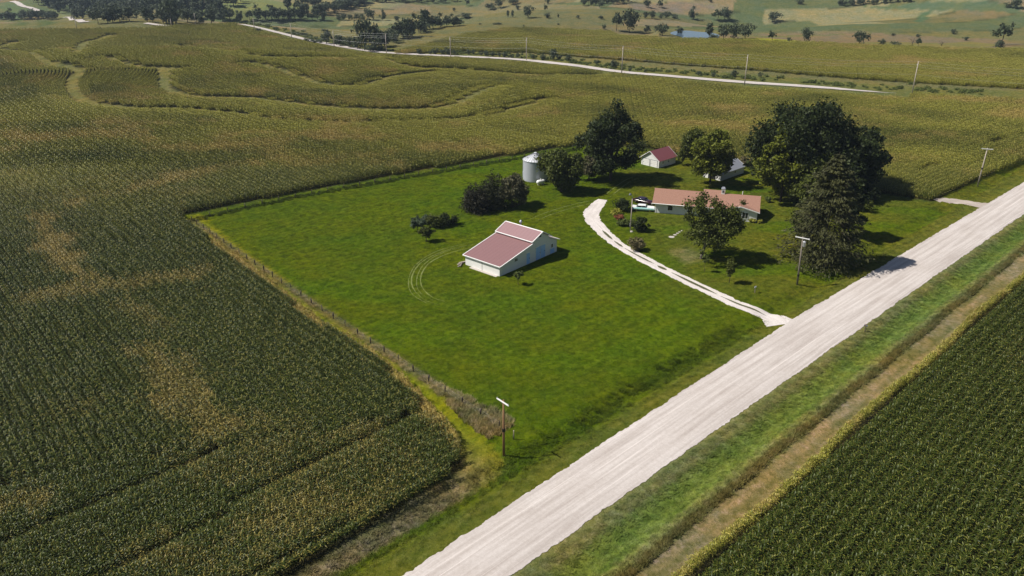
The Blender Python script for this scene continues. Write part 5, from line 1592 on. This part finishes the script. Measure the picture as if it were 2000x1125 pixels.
SING = [(722, 39, 18, 'wide', 12, 'broad dark tree ending the short row above the creek line'), (748, 40, 14, 'round', 6, 'single round tree right of the short row'), (775, 42, 9, 'round', 5, 'small lone tree left of the creek tall tree'),
    (908, 36, 8, 'bush', 14, 'low bushy tree right of the creek line'), (912, 12, 12, 'airy', 5, 'airy pair tree near the top, left one'), (887, 23, 6, 'round', 3, 'tiny lone tree on the pale slope'),
    (958, 19, 10, 'wide', 11, 'low dark tree at the left of the upper centre clump'), (975, 16, 17, 'wide', 9, 'tallest tree of the upper centre clump'), (1003, 9, 11, 'wide', 11, 'dark tree at the top edge above the pasture'),
    (1011, 20, 8, 'round', 4, 'small tree alone on the pasture below the top clump'), (1031, 35, 19, 'wide', 10, 'round dark tree alone in the middle pasture'), (992, 34, 11, 'tall', 3, 'thin pasture tree, left of the pair'), (1001, 34, 11, 'tall', 3, 'thin pasture tree, right of the pair'),
    (1066, 24, 12, 'airy', 4, 'lollipop tree standing alone on the pasture slope'), (1069, 35, 8, 'bush', 6, 'low shrub below the lollipop pasture tree'), (1090, 35, 6, 'round', 2, 'tiny tree right of the low pasture shrub'), (1128, 36, 5, 'bush', 4, 'small shrub on the stony pasture line, left'), (1173, 37, 5, 'bush', 5, 'small shrub on the stony pasture line, right'), (1070, 8, 8, 'round', 4, 'small tree near the top edge of the pasture'),
    (1174, 15, 11, 'wide', 7, 'round tree detached from the upper centre wood'),
    (1263, 15, 12, 'wide', 8, 'dark tree on the bare pinkish slope, left of the pair'), (1289, 15, 11, 'round', 6, 'dark tree on the bare pinkish slope, right of the pair'),
    (1261, 36, 11, 'round', 5, 'tree left end of the valley row'), (1273, 37, 13, 'wide', 8, 'bigger second tree of the valley row'), (1291, 36, 7, 'bush', 5, 'low third tree of the valley row'), (1303, 36, 11, 'wide', 8, 'fourth tree of the valley row'), (1318, 36, 7, 'bush', 7, 'low right end tree of the valley row'), (1353, 38, 17, 'round', 8, 'upright tree alone right of the valley row'),
    (1204, 61, 30, 'airy', 13, 'pale green tall tree beside the big dark valley tree'), (1229, 63, 35, 'wide', 18, 'biggest dark tree in the valley above the pond'), (1179, 57, 7, 'bush', 4, 'small pointed shrub left of the pale tall tree'), (1263, 66, 12, 'round', 7, 'small dark tree right of the biggest valley tree'), (1294, 70, 19, 'wide', 12, 'dark tree left of the pond'), (1326, 66, 10, 'round', 8, 'small tree on the bank above the pond'),
    (1385, 77, 27, 'tall', 8, 'tall pale tree at the right end of the pond'), (1395, 80, 10, 'bush', 9, 'low shrub at the pond end'), (1413, 76, 23, 'wide', 13, 'dark dome of trees right of the pond, left part'), (1432, 76, 24, 'wide', 14, 'dark dome of trees right of the pond, middle part'), (1455, 75, 23, 'wide', 15, 'dark dome of trees right of the pond, right part'),
    (1402, 41, 19, 'airy', 12, 'pale round tree on the far flat, left half of a pair'), (1418, 41, 20, 'wide', 12, 'round tree on the far flat, right half of a pair'), (1512, 43, 16, 'wide', 13, 'dark dome tree alone on the far flat'),
    (1508, 79, 14, 'airy', 9, 'pale bushy tree above the yellow patch'), (1541, 82, 7, 'bush', 5, 'small dark shrub right of the yellow patch'), (1574, 83, 22, 'wide', 12, 'dark leafy tree left in the brown pasture'), (1678, 86, 20, 'wide', 14, 'round olive tree in the middle of the brown pasture'), (1721, 88, 9, 'bush', 7, 'low shrub right of the olive pasture tree'), (1750, 91, 8, 'bush', 9, 'wide low shrub in the brown pasture'),
    (1781, 92, 17, 'dead', 11, 'grey bare tree in the brown pasture'), (1793, 91, 14, 'airy', 7, 'leafy half beside the grey bare pasture tree'), (1838, 95, 16, 'dead', 8, 'palest leafless tree in the right pasture'), (1862, 66, 7, 'bush', 6, 'shrub on the dark line above the brown pasture'), (1886, 79, 6, 'round', 5, 'small tree in the right of the brown pasture'), (1793, 73, 5, 'bush', 4, 'tiny shrub at the top of the brown pasture'), (1745, 70, 4, 'bush', 4, 'tiny shrub near the upper pasture line'),
    (1956, 88, 36, 'airy', 18, 'tall open tree at the far right'), (1948, 98, 15, 'bush', 10, 'dark round shrub below the tall open tree'), (1984, 17, 16, 'wide', 10, 'dark tree at the top right corner'), (1970, 15, 9, 'bush', 8, 'low dark shrub left of the top right tree'),
    (1387, 4, 5, 'round', 4, 'tiny tree at the top edge right of centre'), (1562, 8, 7, 'wide', 8, 'dark tree by the far farm track at the top')]
for x, y, hp, kd, rp, lb in SING:
    far_tree(x, y, hp, kd, lb, None, rp, 'shrub' if kd == 'bush' else 'tree')
for k_ in range(16): far_tree(1138 + 92 * k_ / 16 + FR.uniform(-3, 3), 11 - 7 * k_ / 16 + FR.uniform(-2, 2), 11 * FR.uniform(0.8, 1.2), FR.choice(K3), 'tree of the small wood at the top centre', 'trees of the top centre wood')
for k_ in range(20): far_tree(1636 + 150 * k_ / 20 + FR.uniform(-3, 3), 12 - 9 * k_ / 20 + FR.uniform(-1.5, 1.5), 9 * FR.uniform(0.8, 1.2), FR.choice(K3), 'tree in the dark belt at the top right', 'trees of the top right belt')
BR = 'shrubs along the far road bank'
for x, y, hp in ((818, 107, 9), (841, 107, 6), (850, 107, 10), (862, 107, 7), (874, 108, 11), (886, 108, 7), (915, 107, 8), (925, 107, 8), (940, 109, 6), (950, 111, 9), (962, 111, 8), (975, 112, 7), (985, 113, 9), (1000, 114, 6), (1012, 115, 8), (1040, 117, 7), (1060, 118, 9), (1082, 118, 16), (1092, 118, 9), (1110, 120, 9), (1165, 127, 7), (1200, 134, 12), (1230, 140, 6), (1260, 143, 5), (1365, 148, 7), (1392, 151, 7), (1434, 151, 10), (1485, 152, 8)):
    far_tree(x, y - 1, hp, 'bush', 'low dark shrub on the bank beyond the far road', BR, None, 'shrub')
for x, y, hp, rp in ((523, 53, 3, 3), (538, 57, 3, 6), (505, 66, 8, 7), (600, 81, 5, 6), (615, 83, 6, 8), (627, 84, 5, 6), (580, 68, 4, 8), (595, 69, 4, 8)):
    far_tree(x, y, hp, 'bush', 'low shrub on the climbing stretch of the far road', 'shrubs on the climbing stretch', rp, 'shrub')
for x, y, hp, rp in ((1090, 48, 2, 3), (968, 48, 3, 6), (976, 48, 3, 5), (938, 48, 2, 3), (1023, 51, 2, 2)):
    far_tree(x, y, hp, 'bush', 'tiny dark shrub on the middle flat', 'tiny shrubs of the middle flat', rp, 'shrub')

# brushy growth along the far road bank and fence lines
BRUSH = []
for k_ in range(4):
    r_ = np.random.default_rng(700 + k_)
    cl = [(r_.uniform(-1.6, 1.6), r_.uniform(-1.2, 1.2), r_.uniform(0.2, 0.8), r_.uniform(0.4, 0.9)) for _ in range(9)]
    V = leaf_quads(cl, 170, 0.34, r_, 0.5); V = V[V[:, :, 2].min(1) > -0.2]
    me = fast_mesh('brush_%d' % k_, V.reshape(-1, 3), np.arange(len(V) * 4).reshape(-1, 4)); me.materials.append(M['lf_brush']); BRUSH.append(me)
q = np.random.default_rng(77)
bl = spline(FAR_ROAD, 2.0)
pts = []
for k_ in range(330):
    i = q.integers(0, len(bl)); off = 8 + abs(q.normal(0, 7))
    x, y = bl[i, 0] + q.normal(0, 2), bl[i, 1] + off
    if x < 200 and not bool(corn_here(np.array([x]), np.array([y]))[0]): pts.append((x, y))
pts = np.array(pts)
scatter('roadside_brush', BRUSH, np.stack([pts[:, 0], pts[:, 1], terr(pts[:, 0], pts[:, 1])], 1), q.uniform(0, 6.28, len(pts)), q.uniform(0.5, 1.0, len(pts)), 'weedy green brush on the bank beyond the far road', 'brush', seed=5)

# ------------------------------------------------------------------ grass
scatter_grass('lawn_grass', LAWN, 1.25, lawn_zone, 'short mown grass of the farmyard lawn', lambda x, y: 0.8 + 0.7 * fbm(x / 4, y / 4, 3), seed=51)
def verge_r(x, y):
    s, n = sn(x, y)
    return (n < road_right(s) - 0.7) & (n > 36.0)
scatter_grass('verge_grass', TALL, 0.75, verge_r, 'long grass in the ditch between gravel road and mown strip', lambda x, y: 0.20 + 0.4 * (1 - smooth(36.3, 38.2, sn(x, y)[1])) + 0.25 * fbm(x / 3, y / 3, 3), seed=52)
def rank_edge(x, y):
    s, n = sn(x, y)
    return np.abs(n - 36.45 - 0.15 * np.sin(s / 3.1)) < 0.24
scatter_grass('rank_grass', TALL, 0.36, rank_edge, 'standing rank grass in a dark line along the brown mown strip', lambda x, y: 0.75 + 0.4 * fbm(x / 2, y / 2, 3), lambda x, y, t_: t_ * np.array([0.75, 0.68, 0.62]), seed=56)
def fence_weeds(x, y):
    d = pdist(x, y, FENCE_W); s, n = sn(x, y)
    wide = 0.22 + 0.30 * smooth(112, 92, n) + 2.1 * (1 - smooth(66, 82, n))
    return ((d < wide) & inpoly(x, y, CLEAR) & (n > 64.0)) & (fbm(x / 3, y / 3, 4) > 0.36 + 0.16 * smooth(78, 100, n))
scatter_grass('fence_weeds', TALL, 0.55, fence_weeds, 'dry brown weeds grown up along the west fence', lambda x, y: 0.5 + 0.55 * (1 - smooth(66, 84, sn(x, y)[1])), lambda x, y, t_: np.array([0.34, 0.285, 0.13]) * (0.7 + 0.6 * fbm(x / 2, y / 2, 5))[:, None], seed=53)
def ditch_weeds(x, y):
    s, n = sn(x, y)
    return inpoly(x, y, CLEAR) & off_gravel(x, y) & (n > 56.4) & (n < 60.4) & (fbm(x / 4, y / 4, 14) > 0.40) & (s < 112)
scatter_grass('ditch_weeds', TALL, 0.8, ditch_weeds, 'rank green weeds in the ditch beside the lawn', lambda x, y: 0.35 + 0.5 * fbm(x / 2, y / 2, 3), seed=54)
def north_weeds(x, y): return (pdist(x, y, FENCE_N) < 1.3) & inpoly(x, y, CLEAR)
scatter_grass('fence_grass', TALL, 0.9, north_weeds, 'uncut grass under the back fence', lambda x, y: 0.7 + 0.3 * fbm(x / 2, y / 2, 3), lambda x, y, t_: t_ * np.array([0.8, 0.8, 0.8]), seed=55)

# ------------------------------------------------------------------ haze over the far hills
hz = MB().box(-3400, 3400, -400, 4700, -40, 190).build('haze', None)
hz.data.materials.clear()
m = bpy.data.materials.new('haze_air'); m.use_nodes = True
N = m.node_tree.nodes; N.remove(N['Principled BSDF'])
pv = N.new('ShaderNodeVolumePrincipled')
pv.inputs['Color'].default_value = (0.66, 0.80, 1.0, 1)
pv.inputs['Density'].default_value = 0.0001
pv.inputs['Anisotropy'].default_value = 0.2
m.node_tree.links.new(pv.outputs[0], N['Material Output'].inputs['Volume'])
hz.data.materials.append(m)
tag(hz, kind='stuff')
